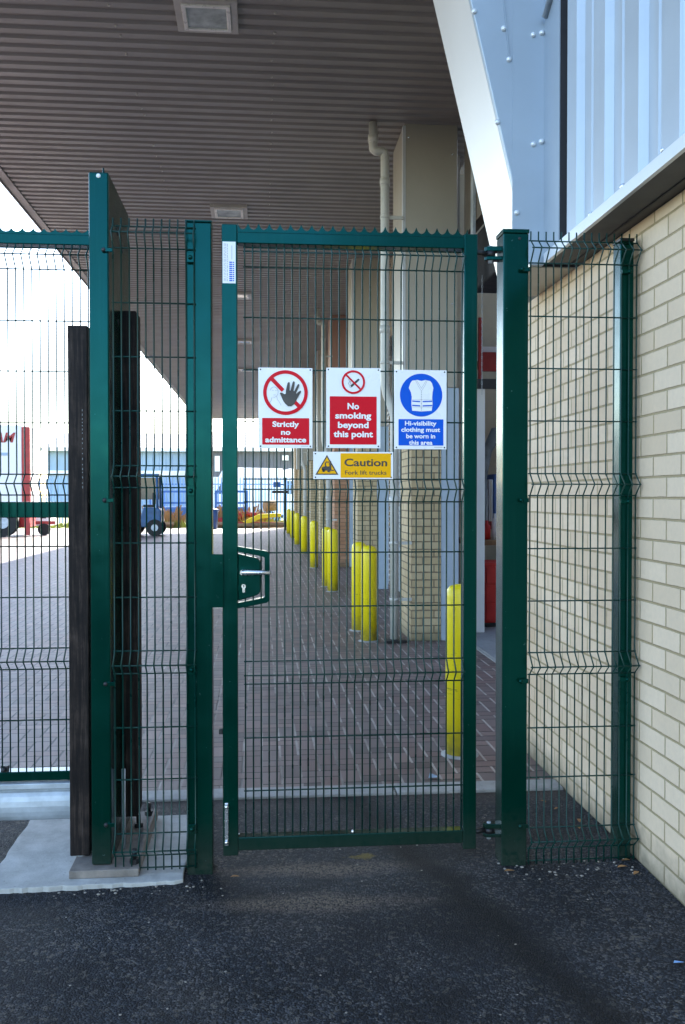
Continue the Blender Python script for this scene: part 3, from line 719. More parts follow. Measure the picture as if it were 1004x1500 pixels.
# ------------------------------------------------------------ signs on the gate
PXM = 1319.0
def font_mesh(body, bold):
    cu = bpy.data.curves.new('lettering', 'FONT'); cu.body = body; cu.size = 1.0; cu.offset = bold; cu.resolution_u = 4
    o = bpy.data.objects.new('lettering', cu); COL.objects.link(o)
    dg = bpy.context.evaluated_depsgraph_get(); me = bpy.data.meshes.new_from_object(o.evaluated_get(dg))
    vs = [tuple(v.co) for v in me.vertices]; fs = [tuple(p.vertices) for p in me.polygons]
    bpy.data.objects.remove(o); bpy.data.curves.remove(cu); bpy.data.meshes.remove(me)
    return vs, fs
class Sign:
    """drawn in pixel units of an enlarged view: (u right, v down) about (u0, v0)"""
    def __init__(s, name, label, c, uv0, wh):
        s.c = c; s.u0, s.v0 = uv0
        s.t = thing(name, label, 'sign', (c[0], c[1], c[2]), 'safety signs fixed to the gate')
        hw, hh = wh[0] / 2 / PXM, wh[1] / 2 / PXM
        MB().box(c[0] - hw, c[0] + hw, c[1] - 0.0015, c[1] + 0.0015, c[2] - hh, c[2] + hh).build('plate', M['white_pl'], s.t, 0.0008)
        for a in (-1, 1):
            for b in (-1, 1):
                MB().dome((c[0] + a * (hw - 0.008), c[1] - 0.0015, c[2] + b * (hh - 0.007)), (0, -1, 0), 0.003, 0.0015, 8).build('fixing', M['black'], s.t)
    def P(s, u, v): return (s.c[0] + (u - s.u0) / PXM, s.c[2] - (v - s.v0) / PXM)
    def y(s, l): return s.c[1] - 0.0015 - 0.0006 * l
    def poly(s, name, pts, mat, l, bevel=0):
        m = MB().prism([s.P(*q) for q in pts], 'y', s.y(l), s.y(l - 1) - 0.0001)
        return m.build(name, mat, s.t)
    def rect(s, name, u0, v0, u1, v1, mat, l, r=3):
        p = []
        for (cx, cy, a0) in ((u1 - r, v0 + r, -90), (u1 - r, v1 - r, 0), (u0 + r, v1 - r, 90), (u0 + r, v0 + r, 180)):
            for k in range(5): a = R(a0 + k * 22.5); p.append((cx + r * math.cos(a), cy + r * math.sin(a)))
        return s.poly(name, p, mat, l)
    def disc(s, name, u, v, r, mat, l, n=64):
        return s.poly(name, [(u + r * math.cos(2 * math.pi * k / n), v + r * math.sin(2 * math.pi * k / n)) for k in range(n)], mat, l)
    def ring(s, name, u, v, r, th, mat, l, slash=None, n=72):
        m = MB(); o = []; i = []
        for k in range(n):
            a = 2 * math.pi * k / n
            o.append(s.P(u + r * math.cos(a), v + r * math.sin(a))); i.append(s.P(u + (r - th) * math.cos(a), v + (r - th) * math.sin(a)))
        Y = s.y(l); vs = [(a, Y, b) for a, b in o] + [(a, Y, b) for a, b in i]
        m.add(vs, [(k, (k + 1) % n, n + (k + 1) % n, n + k) for k in range(n)])
        for (p, q, wd) in slash or []:
            d = Vector((q[0] - p[0], q[1] - p[1])); nn = Vector((-d.y, d.x)).normalized() * wd / 2
            c4 = [s.P(p[0] + nn.x, p[1] + nn.y), s.P(q[0] + nn.x, q[1] + nn.y), s.P(q[0] - nn.x, q[1] - nn.y), s.P(p[0] - nn.x, p[1] - nn.y)]
            m.add([(a, Y - 0.00003, b) for a, b in c4], [(0, 1, 2, 3)])
        return m.build(name, mat, s.t)
    def strokes(s, name, lines, wd, mat, l):
        m = MB()
        for pl in lines:
            for p, q in zip(pl[:-1], pl[1:]):
                d = Vector((q[0] - p[0], q[1] - p[1]))
                if d.length == 0: continue
                e = d.normalized() * wd * 0.3; nn = Vector((-d.y, d.x)).normalized() * wd / 2
                c4 = [s.P(p[0] - e.x + nn.x, p[1] - e.y + nn.y), s.P(q[0] + e.x + nn.x, q[1] + e.y + nn.y), s.P(q[0] + e.x - nn.x, q[1] + e.y - nn.y), s.P(p[0] - e.x - nn.x, p[1] - e.y - nn.y)]
                m.add([(a, s.y(l), b) for a, b in c4], [(0, 1, 2, 3)])
        return m.build(name, mat, s.t)
    def text(s, lines, mat, l, bold=0.032, cap=26):
        m = MB()
        for (body, u, v, wd) in lines:
            vs, fs = font_mesh(body, bold)
            x0 = min(q[0] for q in vs); x1 = max(q[0] for q in vs); sc = wd / (x1 - x0); H = cap / 0.72
            m.add([(s.c[0] + (u + (q[0] - (x0 + x1) / 2) * sc - s.u0) / PXM, s.y(l), s.c[2] - (v - (q[1] - 0.36) * H - s.v0) / PXM) for q in vs], fs)
        return m.build('lettering', mat, s.t)

SYY = 3.402
s1 = Sign('safety_sign', 'white and red sign with a raised hand reading Strictly no admittance', (0.090, SYY, 1.747), (162, 227), (264, 392))
s1.disc('disc', 162, 152, 100, M['white_pl'], 1)
face = [[(88 + 20 * math.cos(a) + 18, 150 + 25 * math.sin(a)) for a in [R(200 + k * 20) for k in range(0, 14)]], [(98, 142), (104, 142)], [(112, 142), (118, 142)], [(104, 164), (114, 164)],
        [(120, 172), (122, 186), (132, 198)], [(96, 176), (92, 192), (84, 204)], [(132, 198), (140, 214)]]
s1.strokes('face_outline', face, 2.2, M['grey_pr'], 3)
s1.ring('prohibition_ring', 162, 152, 109, 17, M['red_pr'], 4, [((92, 82), (150, 142), 19), ((206, 196), (232, 222), 19)])
hand = [(134, 156), (138, 152), (146, 153), (157, 160), (163, 158), (164, 140), (172, 106), (177, 100), (183, 103), (183, 118), (182, 142), (186, 142), (196, 104), (201, 96), (207, 99), (207, 110), (201, 144), (205, 145), (220, 114), (226, 109), (230, 114), (227, 124), (213, 155), (216, 156), (231, 143), (237, 142), (238, 148), (226, 168), (214, 190), (204, 208), (190, 219), (174, 218), (160, 206), (150, 192), (142, 172)]
s1.poly('hand', hand, M['black_pr'], 6)
s1.rect('red_panel', 48, 276, 278, 406, M['red_pr'], 1)
s1.text([('Strictly', 163, 305, 130), ('no', 163, 344, 46), ('admittance', 163, 381, 200)], M['white_pl'], 2)
s1.strokes('small_print', [[(238, 413), (272, 413)]], 3, M['grey_pr'], 1)

s2 = Sign('safety_sign', 'white and red sign with a crossed cigarette reading No smoking beyond this point', (0.343, SYY, 1.749), (495, 227), (268, 394))
s2.disc('disc', 494, 100, 52, M['white_pl'], 1)
s2.poly('cigarette', [(478, 118), (518, 82), (526, 88), (486, 126)], M['black_pr'], 3)
s2.strokes('smoke', [[(476, 118), (470, 106), (476, 96), (470, 86)], [(482, 112), (478, 100), (484, 92)], [(474, 122), (482, 128)]], 3, M['grey_pr'], 3)
s2.ring('prohibition_ring', 494, 100, 58, 10, M['red_pr'], 4, [((456, 62), (533, 138), 9)])
s2.rect('red_panel', 378, 170, 610, 406, M['red_pr'], 1)
s2.text([('No', 494, 217, 57), ('smoking', 494, 263, 178), ('beyond', 494, 309, 152), ('this point', 494, 354, 195)], M['white_pl'], 2, 0.032, 30)

s3 = Sign('safety_sign', 'white and blue sign with a vest reading Hi-visibility clothing must be worn in this area', (0.596, SYY, 1.745), (822, 235), (262, 392))
s3.disc('blue_disc', 825, 163, 106, M['blue_pr'], 1)
vest = [(780, 92), (806, 88), (826, 93), (846, 88), (870, 93), (879, 104), (886, 128), (882, 150), (880, 172), (882, 206), (878, 240), (826, 244), (780, 240), (776, 206), (778, 172), (774, 150), (763, 128), (771, 104)]
s3.poly('vest', vest, M['white_pl'], 2)
s3.strokes('vest_line', [[(796, 90), (812, 122), (826, 142), (840, 122), (856, 90)], [(802, 90), (826, 130), (850, 90)], [(826, 142), (826, 242)], [(780, 186), (880, 186)], [(780, 222), (880, 222)]], 1.8, M['grey_pr'], 3)
s3.strokes('vest_stripe', [[(782, 193), (818, 195)], [(834, 195), (878, 193)], [(782, 214), (818, 216)], [(834, 216), (878, 214)]], 6, M['blue_pr'], 3)
s3.strokes('vest_button', [[(824, y_), (828, y_)] for y_ in (148, 160, 172, 184, 204, 228)], 3, M['grey_pr'], 4)
s3.rect('blue_panel', 712, 282, 937, 412, M['blue_pr'], 1)
s3.text([('Hi-visibility', 823, 302, 158), ('clothing must', 823, 333, 195), ('be worn in', 823, 365, 145), ('this area', 823, 397, 118)], M['white_pl'], 2, 0.028, 22)
s3.strokes('small_print', [[(892, 420), (932, 420)]], 3, M['grey_pr'], 1)

s4 = Sign('safety_sign', 'wide yellow and white sign reading Caution Fork lift trucks, below the other three', (0.343, SYY - 0.001, 1.535), (494, 507), (396, 134))
tri = lambda k: [(363, 455 + k * 2), (363 + 57 - k * 1.75, 553 - k), (363 - 57 + k * 1.75, 553 - k)]
s4.poly('triangle_border', tri(0), M['black_pr'], 1)
s4.poly('triangle', tri(6), M['amber_pr'], 2)
fk = [(338, 516), (342, 516), (346, 512), (354, 512), (352, 498), (358, 488), (374, 488), (378, 508), (378, 486), (383, 486), (385, 528), (398, 530), (398, 533), (380, 533), (372, 533), (342, 533), (337, 527)]
s4.poly('forklift_symbol', fk, M['black_pr'], 4)
s4.poly('cab_window', [(358, 506), (360, 493), (371, 493), (375, 508), (374, 512), (362, 512)], M['amber_pr'], 5)
s4.disc('wheel', 346, 533, 6.5, M['black_pr'], 4, 20); s4.disc('wheel', 372, 533, 7.5, M['black_pr'], 5, 20)
s4.rect('yellow_panel', 430, 447, 680, 567, M['amber_pr'], 1)
s4.text([('Caution', 555, 491, 212)], M['black_pr'], 2, 0.022, 37)
s4.text([('Fork lift trucks', 555, 541, 205)], M['black_pr'], 2, 0.008, 21)

# ------------------------------------------------------------ sliding gate and its portal post
sg = thing('sliding_gate', 'long green mesh sliding gate with spiked top and a galvanised bottom beam', 'gate', (-3.0, 3.67, 0.13))
SY = 3.66; XL, XR = -6.2, -0.633
box('top_rail', M['green'], sg, XL, XR, SY + 0.004, SY + 0.06, 2.400, 2.440, 0.003)
scallop(XL, XR, 0.0415, 2.4405, 2.449, 2.463, SY + 0.01, SY + 0.014).build('spike_strip', M['green'], sg)
box('mid_rail', M['green'], sg, XL, XR, SY + 0.07, SY + 0.13, 1.335, 1.398, 0.003)
box('bottom_rail', M['green'], sg, XL, XR, SY + 0.004, SY + 0.06, 0.304, 0.340, 0.003)
box('end_stile', M['green'], sg, XL, XL + 0.055, SY + 0.061, SY + 0.115, 0.31, 2.40, 0.003)
ST = [(2.385, 2.350, 2.303), (1.506, 1.469, 1.425), (0.825, 0.780, 0.743)]
SH = [2.385, 2.35, 2.303, 2.103, 1.907, 1.707, 1.506, 1.469, 1.425, 1.224, 1.025, 0.825, 0.780, 0.743, 0.543]
mesh(XL + 0.01, XR - 0.008, 0.0306, SH, ST, 2.399, 0.341, SY).build('wire_mesh', M['wire'], sg)
pf = [(SY - 0.015, 0.298), (SY - 0.015, 0.276), (SY + 0.002, 0.270)]
for k in range(9): a = R(80 - k * 20); pf.append((SY + 0.012 - 0.030 * math.cos(a) * 1.0, 0.208 + 0.060 * math.sin(a)))
pf += [(SY + 0.02, 0.146), (SY + 0.12, 0.146), (SY + 0.12, 0.298)]
MB().prism(pf, 'x', XL, XR - 0.02).build('bottom_beam', M['galv'], sg, 0.003)
MB().dome((-1.002, SY - 0.001, 0.352), (0, -1, 0), 0.010, 0.014).box(-1.016, -0.988, SY, SY + 0.02, 0.341, 0.366).build('clamp', M['black'], sg)

pp = thing('portal_post', 'tall deep green guide post of the sliding gate on a rusty base plate', 'post', (-0.586, 3.7, 0.016))
PX0, PX1 = -0.630, -0.5575
box('box_section', M['green'], pp, PX0, PX1, 3.447, 3.955, 0.048, 2.612, 0.006)
MB().dome((-0.594, 3.447, 2.597), (0, -1, 0), 0.0085, 0.004).build('blanking_plug', M['white_pl'], pp)
MB().tube([(-0.585, 3.50, 2.60), (-0.585, 3.50, 2.645)], [0.005, 0.003], 8).box(-0.600, -0.570, 3.49, 3.51, 2.608, 2.622).build('spike', M['green'], pp)
for (yy, zz, r_) in ((3.66, 2.46, 0.022), (3.78, 2.42, 0.018), (3.66, 2.10, 0.012)):
    MB().tube([(PX1 - 0.002, yy, zz), (PX1 + 0.002, yy, zz)], r_, 16).build('bolt_hole', M['black'], pp)
for (zz) in (2.325, 1.405, 0.725, 0.20):
    q = MB().box(-0.575, -0.540, 3.436, 3.446, zz - 0.007, zz + 0.007).build('clip', M['green'], pp, 0.001)
    MB().dome((-0.575, 3.440, zz), (0, -1, 0), 0.009, 0.007).build('bolt', M['black'], q)
box('base_plate', M['rust'], pp, -0.705, -0.452, 3.405, 4.03, 0.0165, 0.046, 0.003)
MB().prism([(3.46, 0.047), (4.02, 0.047), (4.02, 0.062), (3.60, 0.075)], 'x', -0.466, -0.455).build('stiffener', M['rust'], pp, 0.001)
for (xx, yy) in ((-0.485, 3.98), (-0.51, 3.84), (-0.475, 3.46), (-0.66, 3.98)):
    MB().tube([(xx, yy, 0.046), (xx, yy, 0.064)], 0.018, 6, True, False).tube([(xx, yy, 0.064), (xx, yy, 0.10)], 0.009, 8).build('anchor_bolt', M['black'], pp)
MB().tube([(-0.535, 3.60, 0.05), (-0.535, 3.60, 0.36)], 0.008, 10).build('guide_rod', M['galv'], pp)
sm = MB()
sm = box('gate_buffer', M['rubber'], None, -0.727, -0.653, 3.535, 3.612, 0.050, 2.065, 0.004); tag(sm, 'dark scuffed rubber buffer bar left of the tall green post', 'buffer', 'dark rubber buffers of the sliding gate')
rb = box('gate_buffer', M['rubber'], None, -0.557, -0.497, 3.72, 3.86, 0.13, 2.16, 0.004); tag(rb, 'black rubber buffer bar right of the tall green post, behind the mesh', 'buffer', 'dark rubber buffers of the sliding gate')
foot = MB().lathe((-0.69, 3.57, 0), [(0.030, 0.047), (0.026, 0.0495)], 14).build('buffer_foot', M['galv'], None); foot.parent = sm
# worn white stamp along the buffer
wm = MB(); z = 1.45
while z < 1.75:
    h_ = random.uniform(0.004, 0.010); wm.box(-0.674, -0.6718, 3.5342, 3.5348, z, z + h_); z += h_ + random.uniform(0.006, 0.016)
o = wm.build('worn_print', M['cloth'], None); o.parent = sm

# ------------------------------------------------------------ far side of the yard
grass = MB().add([(-30, 41.5, 0.0), (8, 41.5, 0.0), (8, 62, 0.0), (-30, 62, 0.0)], [(0, 1, 2, 3)]).build('verge', M['grass'])
tag(grass, 'yellow green grass strip at the far end of the yard', 'grass verge', None, 'structure')
wd = MB()
for k in range(1500):
    xx = random.uniform(-19, 1.2); yy = random.uniform(41.6, 44.6); h_ = random.uniform(0.1, 0.5) * (1.0 if xx > -7 else 0.5)
    for q in range(3):
        a = random.uniform(0, 6.28); l = h_ * random.uniform(0.5, 1); ex = xx + math.cos(a) * l * 0.5; ey = yy + math.sin(a) * l * 0.5
        wdt = random.uniform(0.02, 0.05)
        wd.add([(xx - wdt, yy, 0), (xx + wdt, yy, 0), (ex + wdt * .3, ey, l), (ex - wdt * .3, ey, l)], [(0, 1, 2, 3)])
weeds = wd.build('weeds', M['weed']); tag(weeds, 'tangled weeds growing along the yard edge', 'weeds', None, 'stuff')
wd = MB()
for k in range(260):
    xx = random.choice((random.uniform(-5.3, -3.6), random.uniform(-2.4, 0.2), random.uniform(-2.4, -1.2))); yy = random.uniform(41.8, 43.5); h_ = random.uniform(0.4, 1.1)
    for q in range(3):
        a = random.uniform(0, 6.28); l = h_ * random.uniform(0.5, 1); ex = xx + math.cos(a) * l * 0.4; ey = yy + math.sin(a) * l * 0.4; wdt = random.uniform(0.015, 0.035)
        wd.add([(xx - wdt, yy, 0), (xx + wdt, yy, 0), (ex + wdt, ey, l), (ex - wdt, ey, l)], [(0, 1, 2, 3)])
tag(wd.build('dead_stalks', M['deadweed']), 'dry brown stalks standing in the weeds at the yard end', 'weeds', None, 'stuff')

# blue palisade fence
pfence = thing('palisade_fence', 'blue palisade fence across the far end of the yard', 'fence', (-8, 46, 0))
pl = MB(); xx = -22.0
while xx < 3.0:
    pl.prism([(xx, 0.1), (xx + 0.055, 0.1), (xx + 0.055, 2.3), (xx + 0.028, 2.42), (xx, 2.3)], 'y', 45.98, 46.0); xx += 0.155
pl.build('pales', M['palepal'], pfence)
for z in (0.45, 2.0): MB().box(-22, 3, 46.001, 46.05, z, z + 0.05).build('rail', M['bluepaint'], pfence)
xx = -22.0
while xx < 3.1: MB().box(xx - 0.05, xx + 0.05, 46.051, 46.15, 0, 2.35).build('post', M['bluepaint'], pfence); xx += 2.75

# sheds in the distance
def shed(name, label, x0, x1, y0, y1, he, hr, wm_, extra=None):
    t = thing(name, label, 'shed', ((x0 + x1) / 2, y0, 0))
    pr = []; xx = x0; p = []
    while xx < x1: p += [(xx, y0), (xx + 0.22, y0), (xx + 0.26, y0 + 0.05), (xx + 0.46, y0 + 0.05)]; xx += 0.5
    p += [(x1, y0), (x1, y1), (x0, y1)]
    MB().prism(p, 'z', 0, he).build('wall', wm_, t)
    ym = (y0 + y1) / 2
    MB().prism([(y0 - 0.5, he + 0.002), (ym, hr), (y1 + 0.5, he + 0.002)], 'x', x0 - 0.4, x1 + 0.4).build('roof', M['roofing'], t)
    MB().box(x0 - 0.4, x1 + 0.4, y0 - 0.62, y0 - 0.5, he - 0.12, he + 0.15).build('gutter', M['whitepaint'], t)
    return t
sh1 = shed('distant_shed', 'long pale blue sheet metal shed beyond the palisade fence', -15.9, -4.1, 70, 84, 4.9, 6.6, M['bluewall'])
MB().box(-15.9, -4.1, 69.9, 69.96, 3.0, 3.35).build('white_band', M['whitepaint'], sh1)
sh2 = shed('distant_shed', 'charcoal sheet metal shed with a pale roof beyond the palisade fence', -3.85, 3.4, 66, 80, 4.75, 6.5, M['greywall'])
MB().box(-3.3, -2.95, 65.9, 65.97, 3.2, 4.3).build('window', M['whitepaint'], sh2)
MB().box(-3.6, -2.7, 65.9, 65.97, 2.1, 2.8).build('vent_panel', M['whitepaint'], sh2)
MB().box(1.5, 1.95, 65.7, 65.97, 4.0, 4.35).build('air_vent', M['whitepaint'], sh2)  # small white air vent high on the charcoal wall

# white vans behind the fence
def van(x, y, L, label, first=None):
    if first is not None:
        o = copy_tree(first); o.location = (x, y, 0); o['label'] = label; return o
    t = thing('white_van', label, 'van', (x, y, 0), 'white vans behind the blue fence')
    p = [(x, 0.35), (x + 4.6, 0.35), (x + 4.6, 2.75), (x + 4.45, 2.95), (x + 1.6, 3.0), (x + 1.2, 2.9), (x + 0.5, 1.5), (x + 0.05, 1.25)]
    MB().prism(p, 'y', y, y + 1.9).build('body', M['whitepaint'], t, 0.06)
    MB().prism([(x + 0.72, 1.55), (x + 1.25, 2.3), (x + 1.75, 2.3), (x + 1.75, 1.55)], 'y', y - 0.01, y - 0.002).build('side_window', M['glass'], t)
    for wx in (0.85, 3.7):
        wl = MB().tube([(x + wx, y - 0.02, 0.34), (x + wx, y + 0.2, 0.34)], 0.34, 18).build('wheel', M['tyre'], t)
        MB().tube([(x + wx, y - 0.03, 0.34), (x + wx, y - 0.021, 0.34)], 0.19, 14).build('rim', M['galv'], wl)
    return t
v1 = van(-3.3, 50.5, 0, 'white van parked behind the blue fence, left of the pair under the charcoal shed')
van(0.0, 52.5, 0, 'white van parked behind the blue fence, right of the pair beside the warehouse end', v1)

# box trailer at the left
tr = thing('box_trailer', 'white box trailer with red lettering and a red rear frame at the left', 'trailer', (-11, 33, 0))
box('body', M['whitepaint'], tr, -16.5, -8.37, 33.0, 35.5, 1.15, 3.93, 0.03)
rf = MB().box(-8.365, -8.09, 32.97, 33.15, 0.95, 3.86).build('rear_frame', M['redpaint'], tr, 0.01)
MB().box(-8.26, -8.12, 33.0, 33.12, 0.05, 0.95).build('landing_leg', M['redpaint'], tr)
MB().box(-16.5, -8.8, 33.2, 35.3, 0.80, 1.14).build('chassis', M['black'], tr)
MB().box(-16.4, -9.62, 33.05, 33.10, 0.42, 0.78).build('side_guard', M['redpaint'], tr, 0.01)
MB().box(-8.85, -8.42, 33.6, 35.2, 0.30, 0.78).build('under_frame', M['redpaint'], tr, 0.01)
MB().box(-16.5, -8.8, 32.985, 32.998, 2.85, 2.95).build('side_stripe', M['bluewall'], tr)
for wx in (-9.05, -10.15, -11.25):
    wl = MB().tube([(wx, 33.05, 0.5), (wx, 33.4, 0.5)], 0.5, 20).build('wheel', M['tyre'], tr)
    MB().tube([(wx, 33.03, 0.5), (wx, 33.049, 0.5)], 0.22, 14).build('rim', M['galv'], wl)
vs, fs = font_mesh('AM', 0.03)
sc = 0.47
MB().add([(-9.33 + (q[0] + q[1] * 0.28) * sc, 32.98, 3.32 + q[1] * sc) for q in vs], fs).build('lettering', M['redpaint'], tr)
# small towable unit beside the trailer
tw = thing('towable_unit', 'small white towable unit on a wheel beside the trailer', 'towable unit', (-7.75, 34, 0))
MB().prism([(-8.15, 0.35), (-7.62, 0.35), (-7.62, 0.95), (-7.72, 1.12), (-8.15, 1.12)], 'y', 34, 35).build('body', M['whitepaint'], tw, 0.03)
MB().box(-7.98, -7.78, 33.985, 33.998, 0.62, 0.92).build('grille', M['black'], tw)
MB().tube([(-7.85, 33.95, 0.22), (-7.85, 34.1, 0.22)], 0.22, 16).build('wheel', M['tyre'], tw)
MB().box(-8.15, -7.45, 33.99, 33.997, 0.40, 0.52).build('red_band', M['redpaint'], tw)

# blue forklift truck
fkx, fky = -4.28, 33.0
ft = thing('forklift_truck', 'blue forklift truck with overhead guard parked at the edge of the sunlit yard', 'forklift', (fkx, fky, 0))
MB().prism([(fkx - 0.55, 0.32), (fkx + 0.72, 0.32), (fkx + 0.72, 0.95), (fkx + 0.55, 1.02), (fkx + 0.1, 1.02), (fkx, 0.7), (fkx - 0.55, 0.7)], 'y', fky, fky + 1.1).build('body', M['teal'], ft, 0.04)
for (ax, ay) in ((-0.45, 0.05), (0.60, 0.05), (-0.45, 1.05), (0.60, 1.05)):
    MB().tube([(fkx + ax, fky + ay, 0.7), (fkx + ax + (0.08 if ax < 0 else -0.02), fky + ay, 2.15)], 0.045, 8).build('guard_post', M['teal'], ft)
MB().box(fkx - 0.45, fkx + 0.65, fky, fky + 1.1, 2.15, 2.22).build('overhead_guard', M['teal'], ft, 0.02)
MB().box(fkx - 0.30, fkx + 0.55, fky + 1.0, fky + 1.02, 1.3, 2.1).build('screen', M['glass'], ft)
for ay in (0.2, 0.8): MB().box(fkx - 0.72, fkx - 0.60, fky + ay, fky + ay + 0.1, 0.1, 2.0).build('mast', M['black'], ft)
MB().box(fkx - 0.62, fkx - 0.585, fky + 0.1, fky + 1.0, 0.45, 0.9).build('carriage', M['black'], ft)
for ay in (0.25, 0.75): MB().box(fkx - 1.7, fkx - 0.66, fky + ay, fky + ay + 0.12, 0.08, 0.13).build('fork', M['black'], ft)
MB().box(fkx + 0.05, fkx + 0.45, fky + 0.3, fky + 0.8, 1.03, 1.12).box(fkx + 0.38, fkx + 0.46, fky + 0.3, fky + 0.8, 1.12, 1.55).build('seat', M['black'], ft, 0.03)
for (ax, r_) in ((-0.3, 0.33), (0.5, 0.30)):
    for ay in (-0.02, 0.92):
        wl = MB().tube([(fkx + ax, fky + ay, r_), (fkx + ax, fky + ay + 0.2, r_)], r_, 18).build('wheel', M['tyre'], ft)
        MB().tube([(fkx + ax, fky + ay - 0.012, r_), (fkx + ax, fky + ay - 0.001, r_)], r_ * 0.42, 14).build('rim', M['galv'], wl)

# rubbish along the yard edge
def beam(name, label, cat, mat, p, q, s_, group=None):
    d = Vector(q) - Vector(p); o = MB().tube([p, q], s_ * 0.72, 4, True, False).build(name, mat, None, 0.01)
    return tag(o, label, cat, group)
beam('steel_beam', 'red steel beam lying on top of the scrap near the far bollards', 'beam', M['redpaint'], (-1.7, 42.0, 0.62), (0.1, 42.5, 0.56), 0.16, 'red beams in the scrap')
beam('steel_beam', 'short red steel beam at the left end of the scrap', 'beam', M['redpaint'], (-1.9, 41.7, 0.25), (-0.9, 42.0, 0.50), 0.26, 'red beams in the scrap')
beam('steel_beam', 'low red steel beam under the yellow barrier in the scrap', 'beam', M['redpaint'], (-1.1, 41.3, 0.16), (1.0, 41.5, 0.14), 0.16, 'red beams in the scrap')
tag(MB().prism([(-0.85, 0.28), (-0.1, 0.62), (0.9, 0.66), (0.9, 0.50), (0.0, 0.42), (-0.6, 0.18)], 'y', 41.2, 41.45).build('barrier_board', M['yellow'], None, 0.02), 'bent yellow barrier board lying on the scrap', 'barrier board')
tag(MB().tube([(0.15, 43.2, 0.95), (0.65, 43.4, 0.98)], 0.25, 14).build('log', M['timber']), 'cut brown log on the scrap pile by the far bollards', 'log')
for k, (xa, ya, xb, yb, z, lb) in enumerate(((-6.2, 41.0, -3.9, 41.4, 0.12, 'long weathered plank left of the gate at the yard edge'), (-3.2, 41.2, -1.6, 41.0, 0.12, 'weathered plank at the yard edge left of the red beams'), (-5.9, 41.5, -4.3, 41.2, 0.32, 'weathered plank laid across another beside the forklift'), (-1.2, 40.9, 1.0, 41.0, 0.10, 'dark plank in front of the yellow barrier board'))):
    beam('plank', lb, 'plank', M['timber'], (xa, ya, z), (xb, yb, z + 0.05), 0.16, 'planks along the yard edge')
bb = thing('waste_bin', 'dark blue bin standing between gate and left gate post at the yard edge', 'bin', (-2.15, 40.0, 0))
MB().lathe((-2.15, 40, 0), [(0.24, 0.0), (0.29, 0.75), (0.30, 0.80)], 18).build('drum', M['bluepaint'], bb)
MB().lathe((-2.15, 40, 0), [(0.31, 0.801), (0.30, 0.85), (0.1, 0.90)], 18).build('lid', M['bluepaint'], bb)
# blue stillages
def stillage(x, y, label):
    t = thing('stillage', label, 'stillage', (x, y, 0), 'blue steel stillages in the weeds')
    for ax in (0, 1.5):
        for ay in (0, 1.0): MB().box(x + ax, x + ax + 0.09, y + ay, y + ay + 0.09, 0, 1.7).build('leg', M['bluepaint'], t)
    for z in (0.3, 1.05, 1.6): MB().box(x + 0.091, x + 1.499, y + 0.02, y + 0.06, z, z + 0.10).build('rail', M['bluepaint'], t)
    MB().box(x + 0.1, x + 1.49, y + 0.1, y + 0.95, 0.3, 0.9).build('load', M['bluepaint'], t)
    return t
q0 = stillage(-2.25, 44.6, 'blue steel stillage standing in the weeds just left of the red beams')
o = copy_tree(q0); o.location = (-4.9, 44.8, 0); o['label'] = 'blue steel stillage behind the forklift by the blue fence'
lpst = thing('lamp_post', 'dark post with a flat two-armed head at the end of the bollards', 'post', (0.95, 38.5, 0))
MB().tube([(1.0, 38.5, 0), (1.0, 38.5, 2.2)], 0.05, 10).build('pole', M['black'], lpst)
MB().box(0.45, 1.12, 38.4, 38.6, 1.55, 1.66).build('shelf', M['black'], lpst, 0.02)
MB().box(0.5, 0.8, 38.42, 38.58, 1.80, 2.02).box(0.8, 1.0, 38.46, 38.54, 1.88, 1.93).build('head', M['bluepaint'], lpst, 0.02)

# ------------------------------------------------------------ inside the open bay
rk = thing('pallet_rack', 'red beamed pallet rack inside the open warehouse bay', 'rack', (3.6, 11.5, 0))
for z in (3.02, 1.00): MB().box(2.812, 5.0, 11.5, 11.56, z, z + (0.24 if z > 2 else 0.10)).build('beam', M['redpaint'], rk)
for xx in (2.765, 5.01):
    for yy in (11.5, 12.35): MB().box(xx, xx + 0.045, yy, yy + 0.045, 0.005, 3.7).build('upright', M['redpaint'], rk)
for z in (3.10, 1.00): MB().box(2.815, 5.0, 11.565, 12.4, z + 0.06, z + 0.085).build('shelf', M['timber'], rk)
for (xx, z, w_, h_, mt, lb) in ((2.83, 1.087, 0.09, 0.42, 'galv', 'narrow grey carton on the lower shelf of the rack'), (2.93, 1.087, 0.05, 0.55, 'whitepaint', 'slim white carton on the lower shelf of the rack'), (2.99, 1.087, 0.30, 0.62, 'bluepaint', 'blue carton on the lower shelf of the rack'), (2.84, 3.187, 0.5, 0.16, 'whitepaint', 'flat white carton on the top shelf of the rack')):
    t = thing('carton', lb, 'carton', (xx, 11.6, z), 'cartons on the rack')
    MB().box(xx, xx + w_, 11.6, 12.2, z, z + h_).build('box', M[mt], t, 0.004)
    MB().box(xx + w_ * 0.4, xx + w_ * 0.6, 11.597, 11.5995, z + 0.01, z + h_ - 0.01).build('tape', M['cream'], t)
cb = thing('tool_cabinet', 'scarlet cabinet standing on the floor of the open bay', 'cabinet', (2.65, 9.9, 0))
MB().box(2.40, 2.95, 9.7, 10.2, 0.05, 0.70).build('body', M['redbox'], cb, 0.01)
for z in (0.08, 0.28, 0.48): MB().box(2.42, 2.93, 9.685, 9.699, z, z + 0.18).build('drawer', M['redbox'], cb, 0.004)
MB().box(2.40, 2.95, 9.70, 10.2, 0.005, 0.049).build('plinth', M['black'], cb)
wb_ = thing('work_bench', 'cluttered timber bench against the red cabinet inside the bay', 'bench', (2.8, 10.3, 0))
MB().box(2.35, 3.4, 10.25, 11.0, 0.86, 0.92).build('top', M['timber'], wb_, 0.004)
